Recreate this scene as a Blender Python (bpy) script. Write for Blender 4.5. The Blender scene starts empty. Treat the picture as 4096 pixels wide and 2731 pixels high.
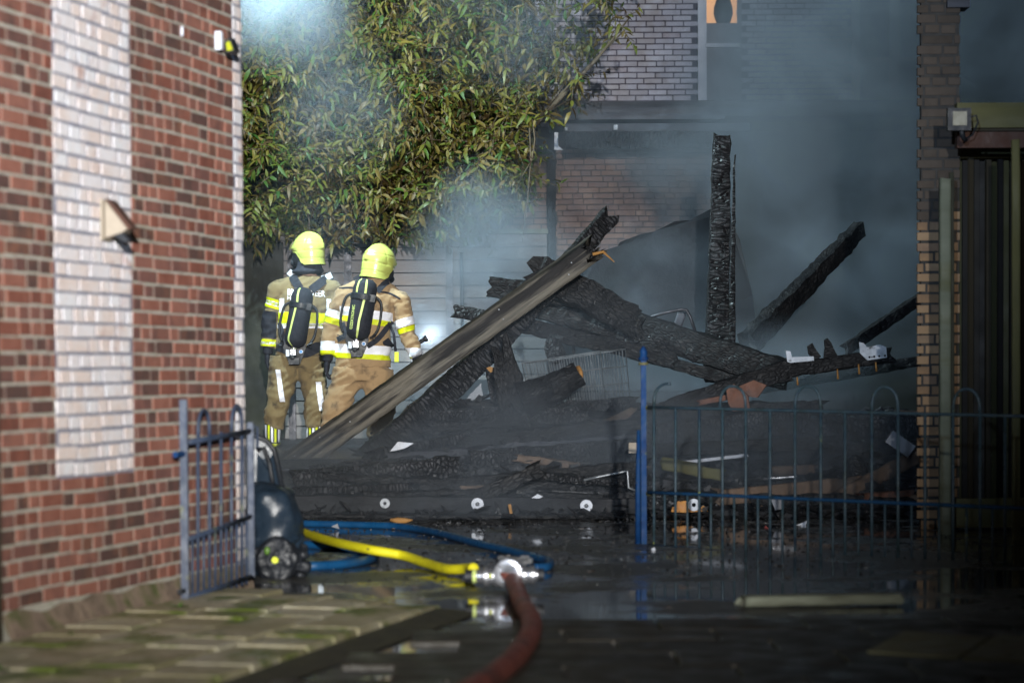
import bpy, bmesh, math, random
import numpy as np
from mathutils import Vector, Matrix, noise
from mathutils.bvhtree import BVHTree
R = random.Random(11)
NR = np.random.RandomState(5)
S = bpy.context.scene
C = S.collection
rad = math.radians
# ------------------------------------------------------------------ camera
LENS = 85.0
FP = 4096 * LENS / 36.0
PITCH, ROLL, H = 2.0, -0.3, 1.03
CX, CY = 2048.0, 1365.5 + 463
cam = bpy.data.cameras.new('camera')
cam.lens = LENS; cam.sensor_width = 36; cam.clip_end = 1500; cam.clip_start = .05
cam.shift_y = 463 / 4096
CM = Matrix.Translation((0, 0, H)) @ Matrix.Rotation(rad(90 - PITCH), 4, 'X') @ Matrix.Rotation(rad(ROLL), 4, 'Z')
camo = bpy.data.objects.new('camera', cam); C.objects.link(camo); camo.matrix_world = CM
S.camera = camo
cam.dof.use_dof = True; cam.dof.focus_distance = 20.6; cam.dof.aperture_fstop = 2.2

# ------------------------------------------------------------------ light
w = bpy.data.worlds.new('World'); S.world = w; w.use_nodes = True
nt = w.node_tree; bg = nt.nodes['Background']
sky = nt.nodes.new('ShaderNodeTexSky'); sky.sky_type = 'NISHITA'; sky.sun_disc = False
sky.sun_elevation = rad(-4.0); sky.sun_rotation = rad(200)
nt.links.new(sky.outputs[0], bg.inputs[0]); bg.inputs[1].default_value = 0.3

def spot(name, loc, target, power, col, size, blend, radius):
    l = bpy.data.lights.new(name, 'SPOT'); l.energy = power; l.color = col
    l.spot_size = rad(size); l.spot_blend = blend; l.shadow_soft_size = radius
    o = bpy.data.objects.new(name, l); C.objects.link(o)
    o.location = loc
    o.rotation_euler = (Vector(target) - Vector(loc)).to_track_quat('-Z', 'Y').to_euler()
    return o
# floodlight of the fire engine parked behind the photographer
spot('engine_floodlight', (1.1, -9.0, 3.6), (-2.2, 20.0, 2.4), 34000, (1.0, .98, .94), 25, 1.0, .10)
spot('blue_fill_spot', (-3.0, -10.0, 3.0), (1.7, 27.0, 4.6), 9500, (.55, .74, 1.0), 23, .8, .15)  # added unseen blue fill spot, brightens smoke, house and pier

v = S.view_settings; v.view_transform = 'Standard'; v.look = 'None'; v.gamma = 1; v.exposure = 0; v.use_curve_mapping = False
S.cycles.use_denoising = True
S.cycles.volume_step_rate = 1.0
S.cycles.volume_max_steps = 64
S.cycles.max_bounces = 6; S.cycles.volume_bounces = 0; S.cycles.diffuse_bounces = 2
S.cycles.glossy_bounces = 3; S.cycles.transparent_max_bounces = 8

# ------------------------------------------------------------------ pixel <-> place
R3 = CM.to_3x3(); O3 = Vector((0, 0, H))
def ray(px, py):
    return R3 @ Vector(((px - CX) / FP, -(py - CY) / FP, -1))
def P(px, py, d):
    r = ray(px, py); return O3 + r * (d / r.y)
def PZ(px, py, z):
    r = ray(px, py); return O3 + r * ((z - H) / r.z)
def PP(px, py, o, n):
    r = ray(px, py); return O3 + r * ((Vector(o) - O3).dot(n) / r.dot(n))

# ------------------------------------------------------------------ materials
def nd(t, kind, **kw):
    n = t.nodes.new(kind)
    for k, val in kw.items():
        if isinstance(k, str) and k.startswith('i_'):
            n.inputs[k[2:].replace('_', ' ')].default_value = val
        else: setattr(n, k, val)
    return n
def mat(name, cols, rough=.7, scale=8, bump=.2, bscale=None, stretch=(1, 1, 1), rnd=0.0, metal=0, world=False, rvar=.15, dirt=None, emis=None, detail=6, spec=.5, sheen=0, cells=None, coat=0):
    m = bpy.data.materials.new(name); m.use_nodes = True; t = m.node_tree; L = t.links.new
    b = t.nodes['Principled BSDF']
    if world: co = nd(t, 'ShaderNodeNewGeometry').outputs['Position']
    else: co = nd(t, 'ShaderNodeTexCoord').outputs['Object']
    mp = nd(t, 'ShaderNodeMapping'); mp.inputs['Scale'].default_value = stretch; L(co, mp.inputs[0])
    n1 = nd(t, 'ShaderNodeTexNoise', i_Scale=scale, i_Detail=detail, i_Roughness=.6); L(mp.outputs[0], n1.inputs[0])
    ramp = nd(t, 'ShaderNodeValToRGB'); el = ramp.color_ramp.elements
    n = len(cols)
    fac = n1.outputs[0]
    if rnd:
        oi = nd(t, 'ShaderNodeObjectInfo'); at = nd(t, 'ShaderNodeAttribute', attribute_name='rnd')
        a = nd(t, 'ShaderNodeMath', operation='ADD'); L(oi.outputs['Random'], a.inputs[0]); L(at.outputs['Fac'], a.inputs[1])
        f = nd(t, 'ShaderNodeMath', operation='FRACT'); L(a.outputs[0], f.inputs[0])
        mx = nd(t, 'ShaderNodeMix'); mx.inputs[0].default_value = rnd
        L(n1.outputs[0], mx.inputs[2]); L(f.outputs[0], mx.inputs[3]); fac = mx.outputs[0]
    lo, hi = (.32, .68) if rnd < .3 else (.12, .88)
    for i, c in enumerate(cols):
        p = lo + (hi - lo) * i / max(1, n - 1)
        e = el[i] if i < 2 else el.new(p)
        e.position = p; e.color = (*c, 1)
    if n == 1: el[1].color = (*cols[0], 1)
    L(fac, ramp.inputs[0]); col = ramp.outputs[0]
    if dirt:   # (colour, scale, threshold, softness)
        n2 = nd(t, 'ShaderNodeTexNoise', i_Scale=dirt[1], i_Detail=5, i_Roughness=.65); L(mp.outputs[0], n2.inputs[0])
        mr = nd(t, 'ShaderNodeMapRange'); mr.inputs[1].default_value = dirt[2]; mr.inputs[2].default_value = dirt[2] + dirt[3]
        L(n2.outputs[0], mr.inputs[0])
        mc = nd(t, 'ShaderNodeMix', data_type='RGBA'); L(mr.outputs[0], mc.inputs[0]); L(col, mc.inputs[6]); mc.inputs[7].default_value = (*dirt[0], 1)
        col = mc.outputs[2]
    L(col, b.inputs['Base Color'])
    nr = nd(t, 'ShaderNodeTexNoise', i_Scale=scale * 1.7, i_Detail=3); L(mp.outputs[0], nr.inputs[0])
    rr = nd(t, 'ShaderNodeMapRange'); rr.inputs[1].default_value = .3; rr.inputs[2].default_value = .7
    rr.inputs[3].default_value = max(.02, rough - rvar); rr.inputs[4].default_value = min(1, rough + rvar)
    L(nr.outputs[0], rr.inputs[0]); L(rr.outputs[0], b.inputs['Roughness'])
    b.inputs['Metallic'].default_value = metal; b.inputs['Specular IOR Level'].default_value = spec
    if sheen: b.inputs['Sheen Weight'].default_value = sheen
    if coat: b.inputs['Coat Weight'].default_value = coat
    if bump:
        nb = nd(t, 'ShaderNodeTexNoise', i_Scale=bscale or scale * 4, i_Detail=5, i_Roughness=.65); L(mp.outputs[0], nb.inputs[0])
        h = nb.outputs[0]
        if cells:   # charred alligator pattern: (cell scale vector, strength)
            m2 = nd(t, 'ShaderNodeMapping'); m2.inputs['Scale'].default_value = cells[0]; 
            wb = nd(t, 'ShaderNodeTexNoise', i_Scale=6, i_Detail=2); L(co, wb.inputs[0])
            ad = nd(t, 'ShaderNodeVectorMath', operation='MULTIPLY_ADD'); L(wb.outputs[1], ad.inputs[0]); ad.inputs[1].default_value = (.06, .06, .06); L(co, ad.inputs[2])
            L(ad.outputs[0], m2.inputs[0])
            vo = nd(t, 'ShaderNodeTexVoronoi', feature='DISTANCE_TO_EDGE', i_Scale=1.0); L(m2.outputs[0], vo.inputs[0])
            sm = nd(t, 'ShaderNodeMapRange', interpolation_type='SMOOTHSTEP'); sm.inputs[2].default_value = .22; L(vo.outputs[0], sm.inputs[0])
            mu = nd(t, 'ShaderNodeMath', operation='MULTIPLY_ADD'); L(sm.outputs[0], mu.inputs[0]); mu.inputs[1].default_value = cells[1]; L(nb.outputs[0], mu.inputs[2])
            h = mu.outputs[0]
            dk = nd(t, 'ShaderNodeMix', data_type='RGBA'); L(sm.outputs[0], dk.inputs[0]); dk.inputs[6].default_value = (.006, .006, .007, 1); L(col, dk.inputs[7]); L(dk.outputs[2], b.inputs['Base Color'])
        bp = nd(t, 'ShaderNodeBump'); bp.inputs['Strength'].default_value = bump; bp.inputs['Distance'].default_value = .02 if not cells else .03
        L(h, bp.inputs['Height']); L(bp.outputs[0], b.inputs['Normal'])
    if emis:
        b.inputs['Emission Color'].default_value = (*emis[0], 1); b.inputs['Emission Strength'].default_value = emis[1]
    return m

M = {}
M['brick'] = mat('red_brick', [(.13, .045, .032), (.24, .08, .052), (.33, .135, .095), (.2, .085, .068), (.095, .05, .042), (.28, .115, .068)], .85, 9, .6, 60, rnd=.6, dirt=((.09, .05, .042), 1.6, .54, .16), world=True)
M['brick_pale'] = mat('washed_brick', [(.78, .66, .65), (.86, .82, .84), (.82, .68, .62), (.88, .87, .9), (.74, .55, .48)], .85, 7, .5, 50, rnd=.45, dirt=((.52, .3, .24), 4.5, .6, .14), world=True)
M['mortar'] = mat('pale_mortar', [(.32, .3, .25), (.5, .47, .4), (.4, .39, .31)], .95, 10, .5, 80, world=True)
M['mortar_grey'] = mat('grey_mortar', [(.22, .22, .28), (.34, .34, .4)], .95, 10, .5, 80, world=True)
M['plaster_foot'] = mat('mossy_render', [(.1, .075, .05), (.26, .19, .14), (.1, .11, .035)], .9, 6, .6, 30, world=True)
M['hbrick'] = mat('grey_facade_brick', [(.36, .36, .42), (.5, .5, .58), (.44, .43, .5), (.58, .58, .66), (.36, .3, .34)], .8, 10, .3, 40, rnd=.6, world=True)
M['hmortar'] = mat('dark_facade_mortar', [(.06, .055, .075), (.1, .09, .12)], .95, 10, .2, world=True)
M['obrick'] = mat('yellow_brown_brick', [(.18, .11, .065), (.32, .2, .11), (.36, .24, .14), (.23, .15, .1), (.32, .23, .14)], .85, 12, .4, 50, rnd=.6)
M['tbrick'] = mat('shaded_tan_brick', [(.05, .04, .032), (.09, .07, .055), (.075, .06, .05)], .9, 7, .4, 50, rnd=.5, world=True)  # pier brick darkened in colour for the shade high up
M['omortar'] = mat('sooty_mortar', [(.03, .03, .03), (.07, .065, .06)], .95, 10, .3, world=True)
M['smortar'] = mat('smoke_stained_mortar', [(.05, .04, .038), (.085, .07, .065)], .95, 10, .3, world=True)
M['sootbrick'] = mat('sooty_brown_brick', [(.14, .085, .07), (.2, .13, .11), (.24, .15, .11), (.13, .10, .11)], .85, 5, .3, 40, rnd=.5, dirt=((.04, .035, .04), 1.5, .5, .2), world=True)
M['char'] = mat('charred_wood', [(.004, .004, .005), (.013, .013, .014), (.028, .027, .027)], .6, 9, .35, 50, stretch=(.5, 1, 1), cells=((15, 44, 44), 1.2), rvar=.22, spec=.3, dirt=((.05, .048, .047), 3, .58, .12))
M['charfine'] = mat('charred_wood_ridged', [(.005, .005, .006), (.018, .018, .02), (.045, .045, .05)], .5, 7, .55, 50, stretch=(.5, 1, 1), cells=((36, 9, 9), 1.7), rvar=.22, spec=.4)
M['charash'] = mat('ash_covered_char', [(.007, .007, .008), (.03, .03, .032), (.07, .07, .075)], .5, 7, .6, 50, cells=((40, 22, 22), 1.5), rvar=.25, spec=.5, dirt=((.13, .13, .14), 9, .6, .12))
M['smoked'] = mat('smoked_timber', [(.09, .082, .068), (.165, .148, .118), (.06, .054, .047), (.125, .11, .088)], .6, 5, .6, 40, stretch=(.22, 3, 3), dirt=((.012, .011, .011), 3.0, .47, .1), spec=.35)
M['rubble'] = mat('wet_burnt_rubble', [(.008, .009, .011), (.025, .026, .03), (.06, .06, .065), (.02, .02, .022)], .4, 7, 1.0, 26, world=True, rvar=.25, spec=.7, dirt=((.11, .105, .11), 13, .62, .06))
M['sootsheet'] = mat('sooty_roof_sheet', [(.008, .009, .011), (.02, .021, .026)], .6, 2.5, .3, 20)
M['darkmetal'] = mat('scorched_metal', [(.03, .03, .035), (.07, .07, .08)], .45, 9, .2, metal=.6)
M['bluepaint'] = mat('blue_gate_paint', [(.004, .024, .09), (.006, .042, .14), (.014, .05, .12)], .6, 12, .25, spec=.2, dirt=((.12, .14, .05), 16, .62, .08))
M['railpaint'] = mat('dull_blue_rail_paint', [(.006, .03, .08), (.01, .05, .12), (.012, .03, .04)], .6, 12, .2, spec=.25)
M['barpaint'] = mat('worn_blue_grey_paint', [(.015, .03, .05), (.035, .065, .085), (.02, .035, .035)], .5, 14, .3, dirt=((.3, .33, .06), 11, .66, .05))
M['greygate'] = mat('grey_blue_gate_paint', [(.026, .04, .07), (.045, .062, .105)], .5, 12, .25, dirt=((.12, .13, .07), 9, .6, .1))
M['black'] = mat('black_fabric', [(.012, .014, .022), (.02, .022, .033)], .8, 20, .3, 200)
M['blackp'] = mat('black_plastic', [(.010, .012, .016), (.018, .021, .027)], .5, 10, .15)
M['binp'] = mat('melted_bin_plastic', [(.012, .022, .036), (.022, .036, .055)], .38, 7, .35, 14)
M['helmet'] = mat('lime_helmet_shell', [(.4, .43, .1), (.46, .49, .12)], .28, 5, .03, spec=.5, rvar=.08, coat=.15, dirt=((.2, .2, .07), 11, .6, .12))
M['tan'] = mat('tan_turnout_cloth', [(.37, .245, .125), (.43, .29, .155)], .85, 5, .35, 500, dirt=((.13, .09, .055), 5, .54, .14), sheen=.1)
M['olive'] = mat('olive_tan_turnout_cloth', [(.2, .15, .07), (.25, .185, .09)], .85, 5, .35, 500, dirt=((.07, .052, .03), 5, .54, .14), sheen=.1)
M['silver'] = mat('silver_reflective_tape', [(.86, .87, .95), (.9, .91, .97)], .45, 30, .1, spec=.6)
M['lime'] = mat('yellow_reflective_tape', [(.68, .76, .0), (.76, .84, .01)], .5, 30, .1)
M['paleyellow'] = mat('pale_yellow_strip', [(.62, .74, .2), (.68, .8, .26)], .5, 30, .1)
M['skin'] = mat('skin', [(.5, .32, .24), (.56, .36, .28)], .6, 10, .1)
M['white'] = mat('white_paint', [(.6, .63, .7), (.72, .75, .82)], .5, 5, .1)
M['whitedirty'] = mat('sooty_white_metal', [(.35, .38, .42), (.6, .64, .7)], .5, 14, .3, dirt=((.05, .05, .05), 18, .6, .1))
M['beige'] = mat('beige_plastic', [(.3, .25, .19), (.36, .3, .23)], .55, 8, .05)
M['fasc'] = mat('sooty_fascia_board', [(.035, .04, .052), (.06, .066, .085), (.05, .046, .05)], .7, 3, .3, 20, stretch=(.3, 1, 3), world=True, dirt=((.02, .02, .025), 1.3, .5, .15))
M['yhose'] = mat('yellow_hose_jacket', [(.78, .68, .01), (.86, .78, .02)], .5, 18, .35, 140, dirt=((.12, .11, .04), 14, .63, .05))
M['bhose'] = mat('blue_hose_jacket', [(.006, .055, .15), (.009, .085, .22)], .4, 8, .2, 100)
M['rhose'] = mat('red_hose_jacket', [(.14, .042, .032), (.22, .066, .048)], .5, 8, .4, 120, dirt=((.07, .03, .025), 7, .52, .14), world=True)
M['alu'] = mat('aluminium_coupling', [(.3, .31, .34), (.42, .43, .46)], .28, 12, .1, metal=.75)
M['orange'] = mat('orange_paint', [(.4, .15, .02), (.6, .27, .04)], .6, 10, .2, dirt=((.03, .02, .015), 16, .52, .06))
M['freshwood'] = mat('split_fresh_wood', [(.3, .14, .03), (.4, .2, .055)], .7, 20, .4)
M['tile'] = mat('terracotta', [(.12, .05, .028), (.2, .085, .05)], .8, 9, .4, dirt=((.06, .04, .035), 6, .52, .15))
M['tanboard'] = mat('brown_board', [(.13, .085, .055), (.22, .145, .1)], .75, 6, .3, dirt=((.03, .025, .022), 4, .5, .2))
M['greyboard'] = mat('grey_wet_board', [(.008, .009, .01), (.024, .025, .028), (.012, .012, .014)], .7, 6, .5, 25, stretch=(.3, 1, 1), dirt=((.045, .045, .048), 5, .6, .1), spec=.2)
M['olivewood'] = mat('mossy_timber', [(.085, .08, .028), (.14, .13, .05)], .75, 5, .3, stretch=(.3, 1, 1))
M['palewood'] = mat('weathered_white_timber', [(.1, .115, .08), (.17, .185, .135)], .75, 5, .3, 20, stretch=(1, 1, .2), dirt=((.1, .1, .04), 3, .55, .15))
M['paleplank'] = mat('pale_green_plank', [(.2, .22, .17), (.32, .35, .27)], .7, 5, .3, 20, stretch=(.2, 1, 1), dirt=((.08, .08, .05), 3, .52, .15))
M['brownwood'] = mat('brown_fascia_timber', [(.05, .022, .014), (.085, .035, .022)], .7, 5, .3)
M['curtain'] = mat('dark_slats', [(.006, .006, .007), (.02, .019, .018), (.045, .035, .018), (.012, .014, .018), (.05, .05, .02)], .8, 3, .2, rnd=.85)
M['bark'] = mat('bark', [(.05, .035, .02), (.1, .07, .04)], .85, 14, .6)
M['leaf'] = mat('laurel_leaf', [(.014, .042, .005), (.034, .066, .007), (.072, .076, .009), (.1, .068, .012), (.04, .024, .008)], .55, 9, .15, rnd=.8, spec=.3)
M['leafgreen'] = mat('fresh_green_leaf', [(.045, .12, .015), (.08, .18, .02), (.1, .15, .03)], .4, 9, .1, rnd=.8)
M['wallgrey'] = mat('grey_concrete_fence', [(.13, .125, .135), (.19, .18, .185), (.24, .2, .17)], .8, 2.5, .3, 25, stretch=(.4, 1, 2.5), rnd=.35)
M['glass'] = mat('window_glass', [(.05, .06, .08)], .08, 2, 0)
M['pane'] = mat('clear_pane', [(.1, .11, .12)], .06, 2, 0, rvar=.02)
M['pane'].node_tree.nodes['Principled BSDF'].inputs['Alpha'].default_value = .14
M['panel'] = mat('pale_grey_panel', [(.2, .21, .24), (.25, .26, .29)], .6, 2, .05)
M['lit'] = mat('lit_curtain', [(.6, .4, .2)], .9, 3, 0, emis=((1.0, .5, .22), 1.1))
M['paver'] = mat('mossy_paving_slab', [(.08, .09, .03), (.24, .22, .11), (.36, .32, .2), (.46, .43, .32), (.22, .13, .07)], .5, 5, .7, 34, stretch=(1, .6, 1), rnd=.3, dirt=((.11, .15, .018), 3.2, .52, .1), world=True, rvar=.25)
M['slab'] = mat('dark_wet_slab', [(.018, .016, .012), (.035, .03, .022), (.05, .046, .035)], .45, 4, .5, 22, rnd=.4, world=True, rvar=.2)
M['joint'] = mat('sandy_joint', [(.02, .02, .012), (.05, .05, .02)], .8, 10, .5, world=True)
M['red'] = mat('red_plastic', [(.5, .04, .02)], .5)
M['blueplastic'] = mat('blue_plastic', [(.05, .25, .6)], .4)
M['lampface'] = mat('lamp_lens', [(.26, .25, .19), (.34, .32, .24)], .3, 12, .1)
M['limeglass'] = mat('yellow_green_lens', [(.4, .42, .02)], .25, 12, .1)

# wet pavement with puddles
def wet_ground():
    m = bpy.data.materials.new('wet_pavement'); m.use_nodes = True; t = m.node_tree; L = t.links.new; b = t.nodes['Principled BSDF']
    g = nd(t, 'ShaderNodeNewGeometry').outputs['Position']
    n1 = nd(t, 'ShaderNodeTexNoise', i_Scale=5, i_Detail=8, i_Roughness=.8); L(g, n1.inputs[0])
    rp = nd(t, 'ShaderNodeValToRGB'); e = rp.color_ramp.elements
    e[0].position = .34; e[0].color = (.02, .021, .022, 1); e[1].position = .7; e[1].color = (.13, .125, .11, 1)
    x = e.new(.52); x.color = (.06, .058, .056, 1); L(n1.outputs[0], rp.inputs[0])
    n3 = nd(t, 'ShaderNodeTexNoise', i_Scale=26, i_Detail=4); L(g, n3.inputs[0])
    mr3 = nd(t, 'ShaderNodeMapRange'); mr3.inputs[1].default_value = .6; mr3.inputs[2].default_value = .68; L(n3.outputs[0], mr3.inputs[0])
    mc = nd(t, 'ShaderNodeMix', data_type='RGBA'); L(mr3.outputs[0], mc.inputs[0]); L(rp.outputs[0], mc.inputs[6]); mc.inputs[7].default_value = (.16, .15, .13, 1)
    L(mc.outputs[2], b.inputs['Base Color'])
    n2 = nd(t, 'ShaderNodeTexNoise', i_Scale=1.1, i_Detail=5, i_Roughness=.6); L(g, n2.inputs[0])
    mr = nd(t, 'ShaderNodeMapRange'); mr.inputs[1].default_value = .5; mr.inputs[2].default_value = .57; L(n2.outputs[0], mr.inputs[0])
    ro = nd(t, 'ShaderNodeMapRange'); ro.inputs[3].default_value = .05; ro.inputs[4].default_value = .4; L(mr.outputs[0], ro.inputs[0]); L(ro.outputs[0], b.inputs['Roughness'])
    nb = nd(t, 'ShaderNodeTexNoise', i_Scale=30, i_Detail=6, i_Roughness=.7); L(g, nb.inputs[0])
    bs = nd(t, 'ShaderNodeMath', operation='MULTIPLY'); L(nb.outputs[0], bs.inputs[0]); L(mr.outputs[0], bs.inputs[1])
    bp = nd(t, 'ShaderNodeBump'); bp.inputs['Strength'].default_value = .55; bp.inputs['Distance'].default_value = .012; L(bs.outputs[0], bp.inputs['Height']); L(bp.outputs[0], b.inputs['Normal'])
    b.inputs['Specular IOR Level'].default_value = .6
    return m
M['wet'] = wet_ground()

def volmat(name, col, dens, nscale, lo, hi, grads, aniso=.2, floor=0.0):
    """smoke: noise times soft ellipsoidal puffs given in world space: (centre, radii, weight)"""
    m = bpy.data.materials.new(name); m.use_nodes = True; t = m.node_tree; L = t.links.new
    t.nodes.remove(t.nodes['Principled BSDF'])
    v = nd(t, 'ShaderNodeVolumePrincipled'); L(v.outputs[0], t.nodes['Material Output'].inputs['Volume'])
    v.inputs['Color'].default_value = (*col, 1); v.inputs['Anisotropy'].default_value = aniso
    g = nd(t, 'ShaderNodeNewGeometry').outputs['Position']
    n = nd(t, 'ShaderNodeTexNoise', i_Scale=nscale, i_Detail=3, i_Roughness=.55, i_Distortion=1.1); L(g, n.inputs[0])
    mr = nd(t, 'ShaderNodeMapRange', interpolation_type='SMOOTHSTEP'); mr.inputs[1].default_value = lo; mr.inputs[2].default_value = hi; mr.inputs[3].default_value = floor; L(n.outputs[0], mr.inputs[0])
    tot = None
    for c, r, wt in grads:
        mp = nd(t, 'ShaderNodeVectorMath', operation='SUBTRACT'); L(g, mp.inputs[0]); mp.inputs[1].default_value = c
        dv = nd(t, 'ShaderNodeVectorMath', operation='DIVIDE'); L(mp.outputs[0], dv.inputs[0]); dv.inputs[1].default_value = r
        ln = nd(t, 'ShaderNodeVectorMath', operation='LENGTH'); L(dv.outputs[0], ln.inputs[0])
        q = nd(t, 'ShaderNodeMapRange', interpolation_type='SMOOTHSTEP'); q.inputs[1].default_value = 1.0; q.inputs[2].default_value = .1; q.inputs[3].default_value = 0; q.inputs[4].default_value = wt
        L(ln.outputs['Value'], q.inputs[0])
        if tot is None: tot = q.outputs[0]
        else:
            a = nd(t, 'ShaderNodeMath', operation='ADD'); L(tot, a.inputs[0]); L(q.outputs[0], a.inputs[1]); tot = a.outputs[0]
    mu = nd(t, 'ShaderNodeMath', operation='MULTIPLY'); L(mr.outputs[0], mu.inputs[0]); L(tot, mu.inputs[1])
    m2 = nd(t, 'ShaderNodeMath', operation='MULTIPLY'); L(mu.outputs[0], m2.inputs[0]); m2.inputs[1].default_value = dens
    L(m2.outputs[0], v.inputs['Density'])
    return m

# ------------------------------------------------------------------ mesh helpers
WL = {}
class MB:
    def __init__(s): s.v = []; s.f = []; s.r = []; s.m = []
    def add(s, vs, fs, rnd=0.0, mi=0):
        n = len(s.v); s.v += [tuple(x) for x in vs]; s.f += [tuple(i + n for i in f) for f in fs]
        s.r += [rnd] * len(fs); s.m += [mi] * len(fs); return s
    def box(s, c, size, mx=None, rnd=0.0, mi=0):
        a, b, d = size[0] / 2, size[1] / 2, size[2] / 2
        vs = [Vector((x, y, z)) for x in (-a, a) for y in (-b, b) for z in (-d, d)]
        c = Vector(c)
        vs = [(mx @ q if mx else q) + c for q in vs]
        return s.add(vs, [(0, 1, 3, 2), (4, 6, 7, 5), (0, 4, 5, 1), (2, 3, 7, 6), (0, 2, 6, 4), (1, 5, 7, 3)], rnd, mi)
    def tube(s, pts, rr, seg=10, cap=True, mi=0, sq=1.0, up=None):
        pts = [Vector(p) for p in pts]; n = len(pts)
        if not isinstance(rr, (list, tuple)): rr = [rr] * n
        vs = []; prev = None
        for i, p in enumerate(pts):
            d = (pts[min(i + 1, n - 1)] - pts[max(i - 1, 0)]).normalized()
            if prev is None:
                u = up or Vector((0, 0, 1) if abs(d.z) < .9 else (0, 1, 0)); prev = d.cross(Vector(u)).normalized()
            a = (prev - d * prev.dot(d)).normalized(); prev = a; b = a.cross(d)
            for k in range(seg):
                t = 2 * math.pi * k / seg; r = rr[i]
                rx, ry = (r, r * sq) if not isinstance(r, tuple) else r
                vs.append(p + a * math.cos(t) * rx + b * math.sin(t) * ry)
        fs = [(i * seg + k, i * seg + (k + 1) % seg, (i + 1) * seg + (k + 1) % seg, (i + 1) * seg + k) for i in range(n - 1) for k in range(seg)]
        if cap: fs += [tuple(range(seg))[::-1], tuple((n - 1) * seg + k for k in range(seg))]
        return s.add(vs, fs, 0, mi)
    def loft(s, secs, seg=20, mi=0):
        """secs: (centre, rx, ry, power) ellipses lying flat (world x, y)"""
        vs = []
        for c, rx, ry in secs:
            c = Vector(c)
            for k in range(seg):
                t = 2 * math.pi * k / seg; cx_, sy_ = math.cos(t), math.sin(t)
                vs.append(c + Vector((abs(cx_) ** .8 * math.copysign(rx, cx_), abs(sy_) ** .8 * math.copysign(ry, sy_), 0)))
        n = len(secs)
        fs = [(i * seg + k, i * seg + (k + 1) % seg, (i + 1) * seg + (k + 1) % seg, (i + 1) * seg + k) for i in range(n - 1) for k in range(seg)]
        fs += [tuple(range(seg))[::-1], tuple((n - 1) * seg + k for k in range(seg))]
        return s.add(vs, fs, 0, mi)
    def ball(s, c, r, n=10, mi=0):
        if not isinstance(r, (tuple, list)): r = (r, r, r)
        c = Vector(c); vs = [c + Vector((0, 0, r[2]))]
        for i in range(1, n):
            a = math.pi * i / n
            for k in range(2 * n):
                t = math.pi * k / n
                vs.append(c + Vector((math.sin(a) * math.cos(t) * r[0], math.sin(a) * math.sin(t) * r[1], math.cos(a) * r[2])))
        vs.append(c - Vector((0, 0, r[2]))); m2 = 2 * n; L_ = len(vs) - 1
        fs = [(0, 1 + k, 1 + (k + 1) % m2) for k in range(m2)]
        fs += [(1 + i * m2 + k, 1 + (i + 1) * m2 + k, 1 + (i + 1) * m2 + (k + 1) % m2, 1 + i * m2 + (k + 1) % m2) for i in range(n - 2) for k in range(m2)]
        fs += [(L_, 1 + (n - 2) * m2 + (k + 1) % m2, 1 + (n - 2) * m2 + k) for k in range(m2)]
        return s.add(vs, fs, 0, mi)
    def lathe(s, mx, prof, seg=24, mi=0):
        """prof (r, z) around local z of mx"""
        vs = [mx @ Vector((r * math.cos(2 * math.pi * k / seg), r * math.sin(2 * math.pi * k / seg), z)) for r, z in prof for k in range(seg)]
        n = len(prof)
        fs = [(i * seg + k, i * seg + (k + 1) % seg, (i + 1) * seg + (k + 1) % seg, (i + 1) * seg + k) for i in range(n - 1) for k in range(seg)]
        fs += [tuple(range(seg))[::-1], tuple((n - 1) * seg + k for k in range(seg))]
        return s.add(vs, fs, 0, mi)
    def prism(s, poly, off, mi=0):
        """poly: world points of one face, off: thickness vector"""
        n = len(poly); off = Vector(off); a = [Vector(p) for p in poly]; b = [p + off for p in a]
        fs = [tuple(range(n))[::-1], tuple(range(n, 2 * n))] + [(i, (i + 1) % n, n + (i + 1) % n, n + i) for i in range(n)]
        return s.add(a + b, fs, 0, mi)
    def mesh(s, name, mats, smooth=False, off=(0, 0, 0)):
        me = bpy.data.meshes.new(name); off = Vector(off)
        me.from_pydata([tuple(Vector(v) - off) for v in s.v] if off.length else s.v, [], s.f)
        if not isinstance(mats, (list, tuple)): mats = [mats]
        for m in mats: me.materials.append(m)
        if len(mats) > 1: me.polygons.foreach_set('material_index', s.m)
        if any(s.r):
            at = me.attributes.new('rnd', 'FLOAT', 'FACE'); at.data.foreach_set('value', s.r)
        if smooth: me.polygons.foreach_set('use_smooth', [True] * len(me.polygons))
        me.validate(); me.update(); return me
    def obj(s, name, mats, parent=None, smooth=False, **kw):
        off = WL[parent.name] if parent else Vector()
        me = s.mesh(name, mats, smooth, off)
        o = bpy.data.objects.new(name, me); C.objects.link(o)
        if parent: o.parent = parent; WL[o.name] = off
        else: WL[o.name] = Vector()
        for k, val in kw.items(): o[k] = val
        return o
def tag(o, label, cat, group=None, kind=None):
    o['label'] = label; o['category'] = cat
    if group: o['group'] = group
    if kind: o['kind'] = kind
    return o
def thing(name, loc, label, cat, group=None):
    o = bpy.data.objects.new(name, None); C.objects.link(o); o.location = loc; WL[o.name] = Vector(loc)
    return tag(o, label, cat, group)
def struct(o): o['kind'] = 'structure'; return o
def place(me, name, parent, mw):
    """an object with shared mesh at world matrix mw under parent"""
    o = bpy.data.objects.new(name, me); C.objects.link(o)
    if parent: o.parent = parent; mw = Matrix.Translation(-WL[parent.name]) @ mw
    o.matrix_local = mw if parent else mw
    return o
def fromobj(me, name, mats, parent, smooth=True):
    off = WL[parent.name]; me.transform(Matrix.Translation(-off))
    me.materials.clear(); me.materials.append(mats)
    if smooth: me.polygons.foreach_set('use_smooth', [True] * len(me.polygons))
    o = bpy.data.objects.new(name, me); C.objects.link(o); o.parent = parent; WL[o.name] = off
    return o
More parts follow.
